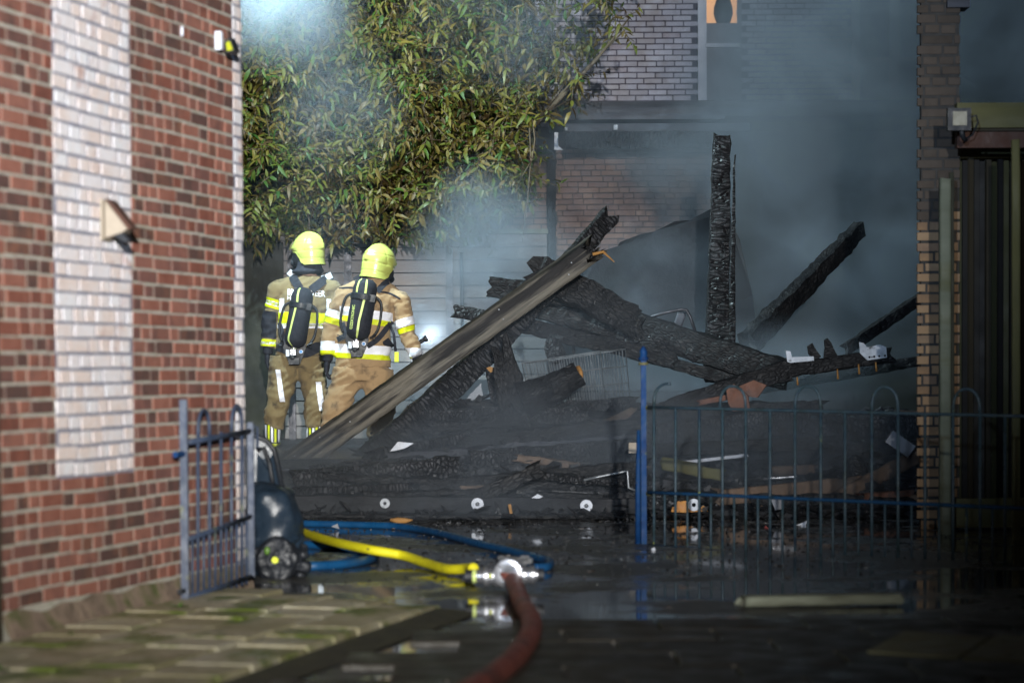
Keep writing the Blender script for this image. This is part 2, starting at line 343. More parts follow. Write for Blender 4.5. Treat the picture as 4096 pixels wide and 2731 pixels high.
def remesh(mb, vox, smooth=3, disp=None):
    me = mb.mesh('tmp', []); o = bpy.data.objects.new('tmp', me); C.objects.link(o)
    r = o.modifiers.new('r', 'REMESH'); r.mode = 'VOXEL'; r.voxel_size = vox
    if smooth: s_ = o.modifiers.new('s', 'SMOOTH'); s_.factor = .5; s_.iterations = smooth
    dg = bpy.context.evaluated_depsgraph_get(); dg.update()
    out = bpy.data.meshes.new_from_object(o.evaluated_get(dg))
    bpy.data.objects.remove(o); bpy.data.meshes.remove(me)
    if disp:
        out.update(); nn = [v_.normal.copy() for v_ in out.vertices]
        for v_, n_ in zip(out.vertices, nn): v_.co += n_ * disp(v_.co)
    return out
def frame_x(p0, p1, roll=0):
    """matrix whose x runs p0 to p1, origin at the middle"""
    x = (p1 - p0).normalized(); y = Vector((0, 0, 1)).cross(x)
    if y.length < .01: y = Vector((0, 1, 0))
    y.normalize(); z = x.cross(y)
    m = Matrix(((x.x, y.x, z.x), (x.y, y.y, z.y), (x.z, y.z, z.z))).to_4x4()
    return Matrix.Translation((p0 + p1) / 2) @ m @ Matrix.Rotation(rad(roll), 4, 'X')
# ------------------------------------------------------------------ masonry
def brick_mesh(name, L, h, dep, m, bev=.0025):
    b = MB(); vs = []
    for y, s_ in ((dep, 0), (bev, 0), (0, bev)):
        for x, z in ((-1, -1), (1, -1), (1, 1), (-1, 1)):
            vs.append((x * (L / 2 - s_), y, z * (h / 2 - s_)))
    fs = []
    for i in range(2):
        for k in range(4):
            fs.append((i * 4 + k, i * 4 + (k + 1) % 4, (i + 1) * 4 + (k + 1) % 4, (i + 1) * 4 + k))
    fs.append((8, 9, 10, 11)); fs = [f[::-1] for f in fs] if False else fs
    b.add(vs, fs); return b
def project(p):
    q = CM.inverted() @ Vector(p)
    if q.z > -.1: return None
    return (CX + q.x / -q.z * FP, CY - q.y / -q.z * FP)
def masonry(parent, O, U, N, u0, u1, z0, z1, h, joint, lens, pick, proud=.007, dep=.03, maxn=300, wob=.0, name='brick', jit=.0022, bond='mix', rot=.006, vj=0):
    """rows of separate bricks on the plane O + u U + z Z, outward normal N. lens {kind: length}; pick(u,z) gives a material name or None"""
    O, U, N = Vector(O), Vector(U).normalized(), Vector(N).normalized(); Z = Vector((0, 0, 1))
    base = Matrix(((U.x, -N.x, 0), (U.y, -N.y, 0), (U.z, -N.z, 1))).to_4x4()
    items = []; z = z0; row = 0
    while z < z1:
        if bond == 'mix': u = u0 - R.uniform(0, .2)
        else: u = u0 - (row % 2) * (lens[0] + joint) / 2 - (row % 4 == 2) * .03
        while u < u1:
            L = lens[0] if (bond != 'mix' or R.random() < .4) else lens[1]
            L *= R.uniform(.96, 1.03)
            a, b = max(u, u0), min(u + L, u1)
            if b - a > .02:
                zz = z + h / 2 + wob * noise.noise(Vector((a * 1.3, z * .8, 3.1))) + R.uniform(-1, 1) * jit
                mm = pick((a + b) / 2, zz)
                if mm: items.append((a, b, zz, h * R.uniform(.9, 1.04), mm))
            u += L + (vj or joint)
        z += h + joint; row += 1
    sc = []
    for i, (a, b, zz, hh, mm) in enumerate(items):
        p = O + U * ((a + b) / 2) + Z * zz; q = project(p); q1 = project(p + U * .1); area = 0
        if q and -30 < q[0] < 4126 and -30 < q[1] < 2761:
            area = abs(q1[0] - q[0]) * 10 * (b - a) * (FP / max(1, p.y)) * hh
        sc.append((area, i))
    sc.sort(reverse=True); top = set(i for a, i in sc[:maxn] if a > 0)
    cache = {}; rest = {}
    for i, (a, b, zz, hh, mm) in enumerate(items):
        p = O + U * ((a + b) / 2) + Z * zz + N * (proud + R.uniform(-1, 1) * jit)
        kind = min(range(len(lens)), key=lambda k: abs(lens[k] - (b - a)))
        mx = Matrix.Translation(p) @ base @ Matrix.Rotation(R.uniform(-1, 1) * rot, 4, 'Y') @ Matrix.Diagonal(((b - a) / lens[kind], 1, hh / h, 1))
        if (kind, mm) not in cache: cache[(kind, mm)] = brick_mesh(name, lens[kind], h, dep, M[mm])
        src = cache[(kind, mm)]
        if i in top:
            if not hasattr(src, 'me'): src.me = src.mesh(name, M[mm])
            place(src.me, name, parent, mx)
        else:
            r = rest.setdefault(mm, MB()); r.add([mx @ Vector(v_) for v_ in src.v], src.f, R.random())
    for mm, r in rest.items(): r.obj('brickwork', M[mm], parent, kind='stuff')

# ------------------------------------------------------------------ left brick house
A = PZ(8, 2585, 0); B = PZ(984, 2345, 0)
U = (B - A).normalized(); WN = Vector((U.y, -U.x, 0)); WLEN = (B - A).length
WT = 3.15
def wu(px): return (PP(px, 1400, A, WN) - A).dot(U)
def wz(px, py): return PP(px, py, A, WN).z
pa, pb, pz = wu(222), wu(530), wz(380, 1905)
lw = thing('brick_house', A, 'red brick side wall with a washed-out pale upright strip, beside the alley', 'house')
def slab_on(u0, u1, z0, z1, out, thick, name, m, parent, A=A, U=U, N=WN):
    c = A + U * ((u0 + u1) / 2) + N * (out - thick / 2) + Vector((0, 0, (z0 + z1) / 2))
    mx = Matrix(((U.x, -N.x, 0), (U.y, -N.y, 0), (0, 0, 1))).to_3x3()
    return MB().box(c, (u1 - u0, thick, z1 - z0), mx).obj(name, m, parent)
slab_on(-.0, WLEN, -.1, WT, -.002, .22, 'mortar_wall', M['mortar'], lw)
slab_on(pa, pb, pz, WT, .0002, .012, 'mortar_panel', M['mortar_grey'], lw)
slab_on(WLEN - .12, WLEN - .002, -.1, WT, .0003, .01, 'mortar_panel', M['mortar_grey'], lw)
MB().prism([A - WN * .23 + Vector((0, 0, -.1)), B - WN * .23 + Vector((0, 0, -.1)), B - WN * 4 + Vector((0, 0, -.1)), A - WN * 4 + Vector((0, 0, -.1))], (0, 0, WT + .1)).obj('house_body', M['mortar_grey'], lw)
q = WLEN - .115
row_h = .062; ksplit = round((pz - .13) / row_h); zs_ = .13 + ksplit * row_h
for (ua, ub, za, zb, mm, mx_) in ((0, pa - .006, zs_, WT, 'brick', 62), (pa, pb, zs_, WT, 'brick_pale', 62), (pb + .008, q - .006, zs_, WT, 'brick', 84), (q, WLEN, .13, WT, 'brick_pale', 22), (0, q - .006, .13, zs_ - .001, 'brick', 70)):
    masonry(lw, A, U, WN, ua, ub, za, zb, .0515, .0105, (.198, .094), (lambda m_: lambda u, z: m_)(mm), wob=.016, maxn=mx_, proud=.0026, jit=.0012, rot=.008, vj=.014)
slab_on(-.05, -.004, -.1, WT, .006, .3, 'dark_end_strip', M['curtain'], lw)  # dark strip added so the near wall end stays in shade
# mossy plaster foot along the ground
fb = MB(); n = 60; vs = []
for i in range(n + 1):
    u = WLEN * i / n; hh = .095 + .03 * noise.noise(Vector((u * 4, 0, 0))); oo = .016 + .01 * noise.noise(Vector((u * 6, 5, 0)))
    for o_, z_ in ((oo + .035, -.02), (oo + .02, .03), (oo, hh * .7), (0.0, hh + .02)): vs.append(A + U * u + WN * o_ + Vector((0, 0, z_)))
fb.add(vs, [(i * 4 + k, i * 4 + 4 + k, i * 4 + 5 + k, i * 4 + 1 + k) for i in range(n) for k in range(3)])
fb.obj('plaster_foot', M['plaster_foot'], lw, smooth=True)
def on_wall(px, py, out=0): return PP(px, py, A + WN * out, WN)
# lamp on the pale strip: plate, wedge-shaped hood, dark sensor
t = thing('wall_lamp', on_wall(440, 960), 'beige wedge-shaped wall lamp on the pale strip of the brick wall', 'wall lamp')
c = on_wall(408, 880)
zt, zb = wz(405, 800) - c.z, wz(405, 962) - c.z
MB().prism([c + U * -.035 + WN * .007 + Vector((0, 0, zb)), c + U * .05 + WN * .007 + Vector((0, 0, zb)), c + U * .05 + WN * .007 + Vector((0, 0, zt)), c + U * -.035 + WN * .007 + Vector((0, 0, zt))], WN * .012).obj('mounting_plate', M['beige'], t)
uu = U * -.03; 
MB().prism([c + uu + WN * .027 + Vector((0, 0, zt - .005)), c + uu + WN * .125 + Vector((0, 0, zb + .045)), c + uu + WN * .10 + Vector((0, 0, zb + .03)), c + uu + WN * .027 + Vector((0, 0, zb + .01))], U * .07).obj('hood', M['beige'], t)
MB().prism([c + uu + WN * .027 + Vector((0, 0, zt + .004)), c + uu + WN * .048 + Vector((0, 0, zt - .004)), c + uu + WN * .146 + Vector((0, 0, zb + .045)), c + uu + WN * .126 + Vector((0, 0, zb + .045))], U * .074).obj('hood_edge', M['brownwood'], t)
MB().prism([c + U * -.02 + WN * .05 + Vector((0, 0, zb + .03)), c + U * -.02 + WN * .09 + Vector((0, 0, zb + .04)), c + U * -.02 + WN * .13 + Vector((0, 0, zb - .005)), c + U * -.02 + WN * .105 + Vector((0, 0, zb - .01)), c + U * -.02 + WN * .07 + Vector((0, 0, zb + .012))], U * .05).obj('sensor', M['blackp'], t)
# small security lamp near the corner
t = thing('security_lamp', on_wall(872, 170), 'small white and black floodlight with a yellow lens near the top of the wall corner', 'wall lamp')
c = on_wall(860, 165)
MB().box(c + WN * .02 + Vector((0, 0, .0)), (.03, .03, .085), Matrix(((U.x, -WN.x, 0), (U.y, -WN.y, 0), (0, 0, 1)))).obj('bracket', M['white'], t)
hx = Matrix.Rotation(rad(-25), 3, 'X')
MB().prism([c + WN * .04 + Vector((0, 0, -.01)), c + WN * .075 + Vector((0, -.005, .015)), c + WN * .10 + Vector((0, -.005, -.05)), c + WN * .055 + Vector((0, 0, -.06))], U * .07).obj('lamp_head', M['blackp'], t)
MB().prism([c + WN * .055 + Vector((0, -.004, -.012)), c + WN * .074 + Vector((0, -.004, -.004)), c + WN * .09 + Vector((0, -.004, -.045)), c + WN * .062 + Vector((0, -.004, -.05))], U * -.004).obj('lens', M['limeglass'], t)
tag(MB().tube([on_wall(728, 108, .012), on_wall(728, 145, .012)], .007, 8).obj('wall_hook', M['white'], smooth=True), 'tiny white hook stuck high on the red bricks', 'hook')

# ------------------------------------------------------------------ ground
struct(MB().add([(-300, -60, 0), (300, -60, 0), (300, 500, 0), (-300, 500, 0)], [(0, 1, 2, 3)]).obj('ground', M['wet']))
TZ = .38
struct(MB().add([(-6, 18.4, TZ), (9, 18.4, TZ), (9, 60, TZ), (-6, 60, TZ), (-6, 17.6, .004), (9, 17.6, .004)], [(0, 1, 2, 3), (4, 5, 1, 0)]).obj('terrace', M['rubble']))
# paving in front: small clinkers at the wall, dark slabs to the right
pv = struct(bpy.data.objects.new('pavement', None)); C.objects.link(pv); WL['pavement'] = Vector((0, 0, 0))
E0, E1 = PZ(1100, 2731, 0), PZ(1895, 2446, 0)
def border_x(y): return E0.x + (E1.x - E0.x) * (y - E0.y) / (E1.y - E0.y)
def far_y(x):    # far edge of the dry paving
    a, b = PZ(1010, 2362, 0), PZ(1895, 2450, 0)
    return a.y + (b.y - a.y) * (x - a.x) / (b.x - a.x) + .12 * noise.noise(Vector((x * 2, 1, 1)))
def wall_x(y): return A.x + (B.x - A.x) * (y - A.y) / (B.y - A.y)
bedm = MB()
for i in range(24):
    y0_, y1_ = 7.0 + i * .2, 7.2 + i * .2
    f = lambda y: (max(wall_x(y) - .1, -2.4), min(border_x(y) + .05, 9))
    pts = []
    for y in (y0_, y1_):
        l, r = f(y)
        while far_y(r) < y and r > l: r -= .03
        pts.append((l, r))
    if pts[1][1] - pts[1][0] > .05:
        bedm.add([(pts[0][0], y0_, .006), (pts[0][1], y0_, .006), (pts[1][1], y1_, .006), (pts[1][0], y1_, .006)], [(0, 1, 2, 3)])
bedm.obj('sand_bed', M['joint'], pv)
SZ = .298
pm = MB().box((0, 0, 0), (SZ - .01, SZ - .01, .05)).mesh('paver', M['paver'])
bmb = bmesh.new(); bmb.from_mesh(pm); bmesh.ops.bevel(bmb, geom=bmb.edges[:], offset=.008, segments=1, affect='EDGES'); bmb.to_mesh(pm); bmb.free()
for r_ in range(-12, 22):
    for k in range(0, 16):
        c_ = A + WN * (.19 + k * SZ) + U * (r_ * SZ + (k % 2) * SZ / 2)
        x, y = c_.x, c_.y
        if not (x + .12 < border_x(y) and y + .1 < far_y(x) and y > 7.1 and project((x, y, 0)) and project((x, y, 0))[1] < 2850 and x > -2.9): continue
        edge = min(far_y(x) - y, (border_x(y) - x) * 1.3) - .12
        zz = .008 - .03 * max(0, 1 - edge / .4) ** 1.5 + .006 * noise.noise(Vector((x * 2, y * 2, 0))) + R.uniform(-.003, .003)
        place(pm, 'paver', pv, Matrix.Translation((x, y, zz)) @ Matrix.Rotation(math.atan2(U.y, U.x) + R.uniform(-.02, .02), 4, 'Z') @ Matrix.Rotation(R.uniform(-.012, .012), 4, 'X') @ Matrix.Rotation(R.uniform(-.012, .012), 4, 'Y'))
sm_ = MB().box((0, 0, 0), (.58, .38, .045)).mesh('paving_slab', M['slab'])
bmb = bmesh.new(); bmb.from_mesh(sm_); bmesh.ops.bevel(bmb, geom=bmb.edges[:], offset=.006, segments=1, affect='EDGES'); bmb.to_mesh(sm_); bmb.free()
for r_ in range(9):
    y = 7.0 + r_ * .39
    for k in range(8):
        x = border_x(y) + .35 + k * .59 + (r_ % 2) * .29
        if y < 9.95 + .25 * noise.noise(Vector((x * 1.5, 0, 0))) and project((x, y, 0))[1] < 2850 and x < 3.2:
            place(sm_, 'paving_slab', pv, Matrix.Translation((x, y, -.005 + R.uniform(-.004, .004))) @ Matrix.Rotation(R.uniform(-.015, .015), 4, 'Z') @ Matrix.Rotation(R.uniform(-.01, .01), 4, 'X'))
M['paleslab'] = mat('pale_mossy_slab', [(.2, .2, .12), (.32, .32, .2)], .6, 5, .4, rnd=.2, dirt=((.06, .09, .02), 5, .55, .15))
for j, (pts) in enumerate([[(3470, 2600), (3830, 2625), (3960, 2545), (3620, 2520)], [(3850, 2628), (4200, 2650), (4260, 2545), (3985, 2535)]]):
    f = [PZ(a_, b_, .028) for a_, b_ in pts]
    MB().prism(f, (0, 0, -.04)).obj('paving_slab', M['paleslab'], pv)

# ------------------------------------------------------------------ grey fence wall behind the firefighters
GY = 24.2
gw = thing('grey_fence', P(1500, 1700, GY), 'long grey panel fence behind the two firefighters under the hedge', 'fence')
x0, x1 = P(960, 1500, GY).x, P(2190, 1500, GY).x
ztop = P(1500, 940, GY).z
npan = 16; ph = (ztop - TZ) / npan
for k in range(npan):
    zc = TZ + ph * (k + .5)
    xs = [x0, P(1800, 1500, GY).x, x1]
    for j in range(2):
        b = MB().box(((xs[j] + xs[j + 1]) / 2, GY + R.uniform(-.004, .004), zc), (xs[j + 1] - xs[j] - .006, .05, ph - .012))
        b.obj('panel_board', M['wallgrey'], gw)
MB().box(((x0 + x1) / 2, GY + .06, (TZ + ztop) / 2), (x1 - x0, .04, ztop - TZ)).obj('backing', M['fasc'], gw)
MB().box(((x0 + x1) / 2, GY - .02, ztop + .025), (x1 - x0 + .02, .12, .045)).obj('top_rail', M['palewood'], gw)
for px in (1170, 1395, 1800): MB().box((P(px, 1400, GY).x, GY - .06, (TZ + ztop) / 2), (.07, .05, ztop - TZ)).obj('post', M['darkmetal'], gw)
MB().box((P(1060, 1400, GY).x - .05, GY - .1, (TZ + ztop) / 2 - .03), (.5, .05, ztop - TZ - .08)).obj('dark_panel', M['curtain'], gw)

# ------------------------------------------------------------------ grey brick house behind
HY = 28.5
hs = thing('grey_house', P(2800, 1500, HY), 'grey brick house with a lit window rising behind the burnt shed', 'house')
Zx = lambda px: P(px, 300, HY).x
zat = lambda py: P(2800, py, HY).z
hx0, hx1 = Zx(1480), Zx(3700)
htop = zat(-260)
wa, wb = Zx(2788), Zx(2962); wc, wd = Zx(3408), Zx(3668)
zlo = zat(402)
for a_, b_, c_, e_ in ((hx0, wa, TZ, htop), (wa, wb, TZ, zlo), (wb, hx1, TZ, htop)):
    MB().box(((a_ + b_) / 2, HY + .15, (c_ + e_) / 2), (b_ - a_ - .002, .3, e_ - c_)).obj('wall', M['hmortar'], hs)
def hp(u, z):
    x = hx0 + u
    if wa < x < wb or wc < x < wd: return None
    return 'hbrick'
masonry(hs, (hx0, HY, 0), (1, 0, 0), (0, -1, 0), 0, hx1 - hx0, zat(470), zat(-120), .054, .0125, (.205,), hp, bond='run', maxn=300, wob=0, jit=.001, rot=.002, dep=.02)
# lit window
def bx(px0, py0, px1, py1, y, dep, name, m, parent):
    a, b = P(px0, py1, y), P(px1, py0, y)
    return MB().box(((a.x + b.x) / 2, y + dep / 2, (a.z + b.z) / 2), (b.x - a.x, dep, b.z - a.z)).obj(name, M[m], parent)
wf = bx(2793, -150, 2826, 402, HY - .06, .09, 'window', 'white', hs)
bx(2824, 93, 2962, 402, HY - .02, .05, 'lower_panel', 'panel', hs)
bx(2822, 173, 2962, 189, HY - .09, .12, 'window_sill', 'white', hs)
bx(2950, -150, 2966, 402, HY - .03, .05, 'window_frame', 'panel', hs)
bx(2800, -250, 2990, 140, HY + .27, .02, 'lit_curtain', 'lit', hs)
bx(2826, -250, 2956, 93, HY - .005, .008, 'window_pane', 'pane', hs)
bx(2824, 93, 2962, 110, HY - .01, .24, 'inner_sill', 'panel', hs)
vz = P(2893, 93, HY).z
vm = Matrix.Translation((P(2893, 60, HY + .14).x, HY + .14, vz))
tag(MB().lathe(vm, [(.07, 0), (.085, .03), (.115, .12), (.11, .2), (.08, .3), (.05, .36), (.06, .42)], 20).obj('vase', M['blackp'], smooth=True), 'dark round-bellied vase standing in the orange lit window', 'vase')
# wide pale window at the right
bx(3408, -150, 3440, 470, HY - .06, .09, 'window_frame', 'white', hs)
bx(3440, -150, 3668, 470, HY - .02, .04, 'window_pane', 'panel', hs)
bx(3560, -150, 3600, 470, HY - .06, .05, 'window_frame', 'white', hs)
bx(3440, 230, 3668, 245, HY - .07, .05, 'window_frame', 'white', hs)
# roof far right
rh = thing('dark_roof_house', (4.5, 33, 0), 'dim slate-roofed house end at the upper right beyond the chimney-like pier', 'house')
MB().prism([P(3840, 300, 33), P(3880, 330, 33), P(4000, 440, 33), P(4400, 700, 33), P(4400, 1700, 33), P(3700, 1700, 33), P(3700, 250, 33)], (0, 4, 0)).obj('gable', M['fasc'], rh)

# ------------------------------------------------------------------ burnt shed between
BY = 25.6
sh = thing('burnt_shed', P(2900, 1500, BY), 'burnt-out garden shed with sooty brick back wall and charred roof edge', 'shed')
a, b = P(2225, 1800, BY), P(2870, 560, BY)
MB().box(((a.x + b.x) / 2, BY + .1, (TZ + b.z) / 2), (b.x - a.x, .16, b.z - TZ)).obj('back_wall', M['smortar'], sh)
masonry(sh, (a.x, BY, 0), (1, 0, 0), (0, -1, 0), 0, b.x - a.x, P(2500, 1500, BY).z, P(2500, 600, BY).z, .052, .008, (.21, .1), lambda u, z: 'sootbrick', maxn=300, wob=.004, jit=.002, dep=.02, proud=.013, name='brick')
bx(2850, 560, 3700, 1700, BY + 1.6, .1, 'rear_wall', 'curtain', sh)
bx(2205, 400, 3700, 470, BY - .7, 1.6, 'roof_slab', 'fasc', sh)
bx(2215, 455, 2900, 480, BY - 1.0, .12, 'roof_edge_board', 'fasc', sh)
bx(2250, 492, 3000, 528, BY - .9, .08, 'fascia_board', 'fasc', sh)
def warp(o, amp, sc, axis=None):
    for v_ in o.data.vertices:
        n_ = noise.noise_vector(v_.co * sc + Vector((R.random() * 0, 7, 3))); v_.co += n_ * amp
def cbeam(name, p0, p1, wd, hg, m, roll=0, seg=28, amp=.012, jag=.05, taper=(1, 1), parent=None, sub=4, sc=9, bend=None):
    """charred timber: displaced box with ragged ends, its own x axis along the grain"""
    p0, p1 = Vector(p0), Vector(p1); Ln = (p1 - p0).length; F = frame_x(p0, p1, roll)
    ring = []
    for i in range(sub): ring.append((-1 + 2 * i / sub, -1))
    for i in range(sub): ring.append((1, -1 + 2 * i / sub))
    for i in range(sub): ring.append((1 - 2 * i / sub, 1))
    for i in range(sub): ring.append((-1, 1 - 2 * i / sub))
    n = len(ring); vs = []; seed = Vector((R.uniform(0, 90), R.uniform(0, 90), R.uniform(0, 90)))
    for i in range(seg + 1):
        t = i / seg; x = (t - .5) * Ln; k = taper[0] + (taper[1] - taper[0]) * t
        for y, z in ring:
            r = .93 if abs(y) > .99 and abs(z) > .99 else 1
            q = Vector((x, y * wd / 2 * k * r, z * hg / 2 * k * r))
            dn = noise.noise_vector(q * sc + seed) * amp + noise.noise_vector(q * sc * 3.1 + seed) * amp * .5
            if i in (0, seg): dn.x += noise.noise(q * 22 + seed) * jag
            if bend: q.z += bend * math.sin(math.pi * t)
            vs.append(q + dn)
    fs = [(i * n + k, i * n + (k + 1) % n, (i + 1) * n + (k + 1) % n, (i + 1) * n + k) for i in range(seg) for k in range(n)]
    for e, fl in ((0, True), (seg, False)):
        c = len(vs); cc = sum((vs[e * n + k] for k in range(n)), Vector()) / n; cc.x += (.02 if fl else -.02); vs.append(cc)
        for k in range(n):
            f = (e * n + k, e * n + (k + 1) % n, c); fs.append(f[::-1] if not fl else f)
    fs = [f[::-1] for f in fs]
    b = MB().add(vs, fs); me = b.mesh(name, m if not isinstance(m, str) else M[m], True)
    me.polygons.foreach_set('use_smooth', [False] * len(me.polygons)) if amp > .01 else None
    o = bpy.data.objects.new(name, me); C.objects.link(o)
    if parent: o.parent = parent; o.matrix_local = Matrix.Translation(-WL[parent.name]) @ F
    else: o.matrix_world = F
    WL[o.name] = F.translation
    return o
d = BY - .95
cbeam('charred_beam', P(2262, 562, d), P(2885, 560, d), .1, .17, 'charfine', parent=sh, seg=60, amp=.016)
cbeam('charred_post', P(2206, 600, d), P(2206, 1300, d), .09, .09, 'char', parent=sh, seg=40, amp=.01)
MB().prism([P(2217, 530, d - .05), P(2232, 530, d - .05), P(2234, 585, d - .05), P(2252, 600, d - .05), P(2217, 600, d - .05)], (0, .03, 0)).obj('corner_bracket', M['white'], sh)
bx(2110, 400, 2210, 470, BY - .6, .5, 'gutter_board', 'fasc', sh)
bx(2260, 510, 2270, 522, BY - 1.02, .05, 'bracket', 'whitedirty', sh)
bx(2455, 500, 2470, 520, BY - 1.02, .05, 'bracket', 'whitedirty', sh)
# pale brick stub wall left of the shed
bw = thing('low_garden_wall', P(2130, 1400, 24.9), 'pale sooty brick wall between the grey fence and the burnt shed', 'wall')
a, b = P(2020, 1700, 24.9), P(2228, 620, 24.9)
MB().box(((a.x + b.x) / 2, 25.0, (TZ + b.z) / 2), (b.x - a.x, .16, b.z - TZ)).obj('mortar_core', M['omortar'], bw)
masonry(bw, (a.x, 24.92, 0), (1, 0, 0), (0, -1, 0), 0, b.x - a.x, TZ, b.z, .054, .01, (.21, .1), lambda u, z: 'sootbrick', maxn=300, jit=.002, dep=.02, proud=.003)
# bright-edged drainpipe
dp = MB().tube([P(1845, 1010, 23.9), P(1850, 1330, 23.9)], .018, 10).obj('drainpipe', M['darkmetal'], smooth=True)
tag(dp, 'thin wet downpipe on the grey fence right of the firefighters', 'pipe')
# pointed vertical board beside the burnt post etc. come later

# ------------------------------------------------------------------ right brick pier, timber post and dark doorway
PY_ = 15.8
rp = thing('brick_pier', P(3750, 1900, PY_), 'tall dim brown brick pier at the mouth of the alley beside the dark doorway', 'pier')
a, b = P(3668, 2100, PY_), P(3838, 2100, PY_); ptop = P(3750, -60, PY_).z
MB().box(((a.x + b.x) / 2 + .01, PY_ + .03, ptop / 2), (b.x - a.x - .03, .058, ptop)).obj('mortar_core', M['omortar'], rp)
masonry(rp, (a.x, PY_, 0), (1, 0, 0), (0, -1, 0), 0, b.x - a.x, .0, ptop, .053, .014, (.2, .09), lambda u, z: 'tbrick' if z > 2.1 + .25 * noise.noise(Vector((u * 6, z * 3, 0))) else 'obrick', maxn=300, wob=.01, jit=.003)  # shade on the upper pier painted in as darker bricks
bx(3790, -60, 3880, 30, PY_ - .05, .2, 'pier_cap', 'fasc', rp)
dr = thing('open_outhouse', P(3950, 2000, PY_), 'dark open outhouse with a two-board timber lintel and hanging slats', 'outhouse')
tp = cbeam('door_post', P(3779, 2170, 15.2), P(3779, 715, 15.2), .07, .07, 'palewood', amp=.003, jag=.01, parent=dr)
bx(3829, 408, 4500, 512, 15.3, .1, 'lintel_board', 'olivewood', dr)
bx(3829, 525, 4500, 592, 15.32, .08, 'lintel_board', 'brownwood', dr)
bx(3829, 512, 4500, 525, 15.34, .1, 'lintel_gap_strip', 'curtain', dr)
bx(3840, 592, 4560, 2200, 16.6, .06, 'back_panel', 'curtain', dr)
for i, px in enumerate(range(3832, 4480, 24)):
    xx = P(px, 1400, 15.9).x; zt_ = P(px, 640 + R.randint(-10, 10), 15.9).z; zb_ = P(px, 2040, 15.9).z
    MB().box((xx, 15.9 + R.uniform(-.02, .02), (zt_ + zb_) / 2), (.033, .02, zt_ - zb_), Matrix.Rotation(R.uniform(-.5, .5), 3, 'Z')).obj('slat', M['curtain'], dr)
bx(3826, 1990, 4500, 2110, 15.6, .1, 'threshold_board', 'olivewood', dr)
cbeam('door_post', P(4064, 2240, 14.7), P(4062, 560, 14.7), .04, .05, 'olivewood', amp=.002, jag=.01, parent=dr)
cbeam('door_post', P(3808, 2170, 15.3), P(3806, 690, 15.3), .022, .03, 'curtain', amp=.002, jag=.01, parent=dr)
t = thing('floodlight', P(3840, 475, 15.0), 'square black floodlight with pale lens clamped to the top of the pier', 'floodlight')
bx(3792, 432, 3885, 522, 15.0, .06, 'housing', 'blackp', t)
bx(3812, 446, 3868, 502, 14.985, .02, 'lens', 'lampface', t)
MB().tube([P(3845, 520, 15.05), P(3850, 545, 15.08), P(3862, 562, 15.1)], .016, 8).obj('bracket', M['blackp'], t, smooth=True)
MB().tube([P(3880, 470, 15.05), P(3905, 462, 15.05), P(3912, 490, 15.05), P(3890, 540, 15.08), P(3862, 556, 15.1)], .006, 6).obj('cable', M['blackp'], t, smooth=True)

# ------------------------------------------------------------------ laurel
def leaf_mb(L, W, bend, m=None):
    b = MB(); st = [(0, .0), (.3, .85), (.65, .8), (1, 0)]
    pts = []
    for t_, w_ in st:
        z = -bend * t_ * t_ * L
        pts.append([(t_ * L, -w_ * W / 2, z + w_ * W * .16), (t_ * L, 0, z), (t_ * L, w_ * W / 2, z + w_ * W * .16)])
    v = [pts[0][1], pts[1][0], pts[1][1], pts[1][2], pts[2][0], pts[2][1], pts[2][2], pts[3][1]]
    return v, [(0, 1, 2), (0, 2, 3), (1, 4, 5, 2), (2, 5, 6, 3), (4, 7, 5), (5, 7, 6)]
LV = [leaf_mb(.088, .034, .25), leaf_mb(.098, .036, .6), leaf_mb(.07, .03, .1), leaf_mb(.094, .03, .9)]
tr = thing('laurel_tree', P(1500, 1500, 24.9), 'large dense laurel with green and scorched brown leaves overhanging the grey fence', 'tree')
def tb(name, pts, rr, p=tr): return MB().tube(pts, rr, 8).obj(name, M['bark'], p, smooth=True)
tb('trunk', [Vector((P(1500, 1500, 24.9).x, 24.9, TZ)), P(1490, 1000, 24.9), P(1560, 500, 24.6)], [.11, .09, .06])
for pts in ([(1500, 950, 24.8), (1300, 600, 24.3), (1150, 200, 24)], [(1520, 800, 24.7), (1750, 450, 24), (1950, 80, 23.6)], [(1520, 850, 24.7), (1880, 640, 24), (2140, 520, 23.5)], [(1560, 500, 24.6), (1600, 200, 24.2), (1580, -150, 24)]):
    tb('branch', [P(*q_) for q_ in pts], [.05, .035, .018])
tb('branch', [P(2080, 560, 23.4), P(2235, 400, 23.2), P(2390, 235, 23.1), P(2515, 75, 23.0)], [.03, .022, .016, .007])
tb('branch', [P(2110, 540, 23.4), P(2240, 380, 23.3), P(2420, 200, 23.2), P(2500, 120, 23.1)], [.02, .014, .012, .006])
tb('hanging_twig', [P(2118, 500, 22.7), P(2124, 640, 22.6), P(2110, 800, 22.6), P(2090, 965, 22.6)], [.009, .007, .006, .003])
tb('hanging_twig', [P(2130, 470, 22.7), P(2140, 560, 22.6), P(2128, 640, 22.6), P(2080, 720, 22.6)], [.008, .007, .006, .004])
def right_edge(y):
    ks = [(-250, 2560), (0, 2470), (90, 2500), (180, 2440), (300, 2330), (400, 2290), (470, 2170), (600, 2130), (760, 2120), (830, 2050), (900, 1930), (960, 1880)]
    for (a, xa), (b, xb) in zip(ks, ks[1:]):
        if a <= y <= b: return xa + (xb - xa) * (y - a) / (b - a)
    return 0
def bottom(x): return 925 + 25 * math.sin(x * .013) + 18 * math.sin(x * .037) - (40 if x > 1930 else 0)
def density(x, y):
    if y > bottom(x): return 0
    e = right_edge(y)
    if x > e: return 0
    d_ = 1.0
    if x > 2200: d_ = .32
    elif x > 1980 and y < 330: d_ = .42
    elif x > 1750 and y < 230: d_ = .55
    elif x > e - 80: d_ = .6
    return d_ * (1 if noise.noise(Vector((x * .006, y * .006, 2))) > -.28 else .45)
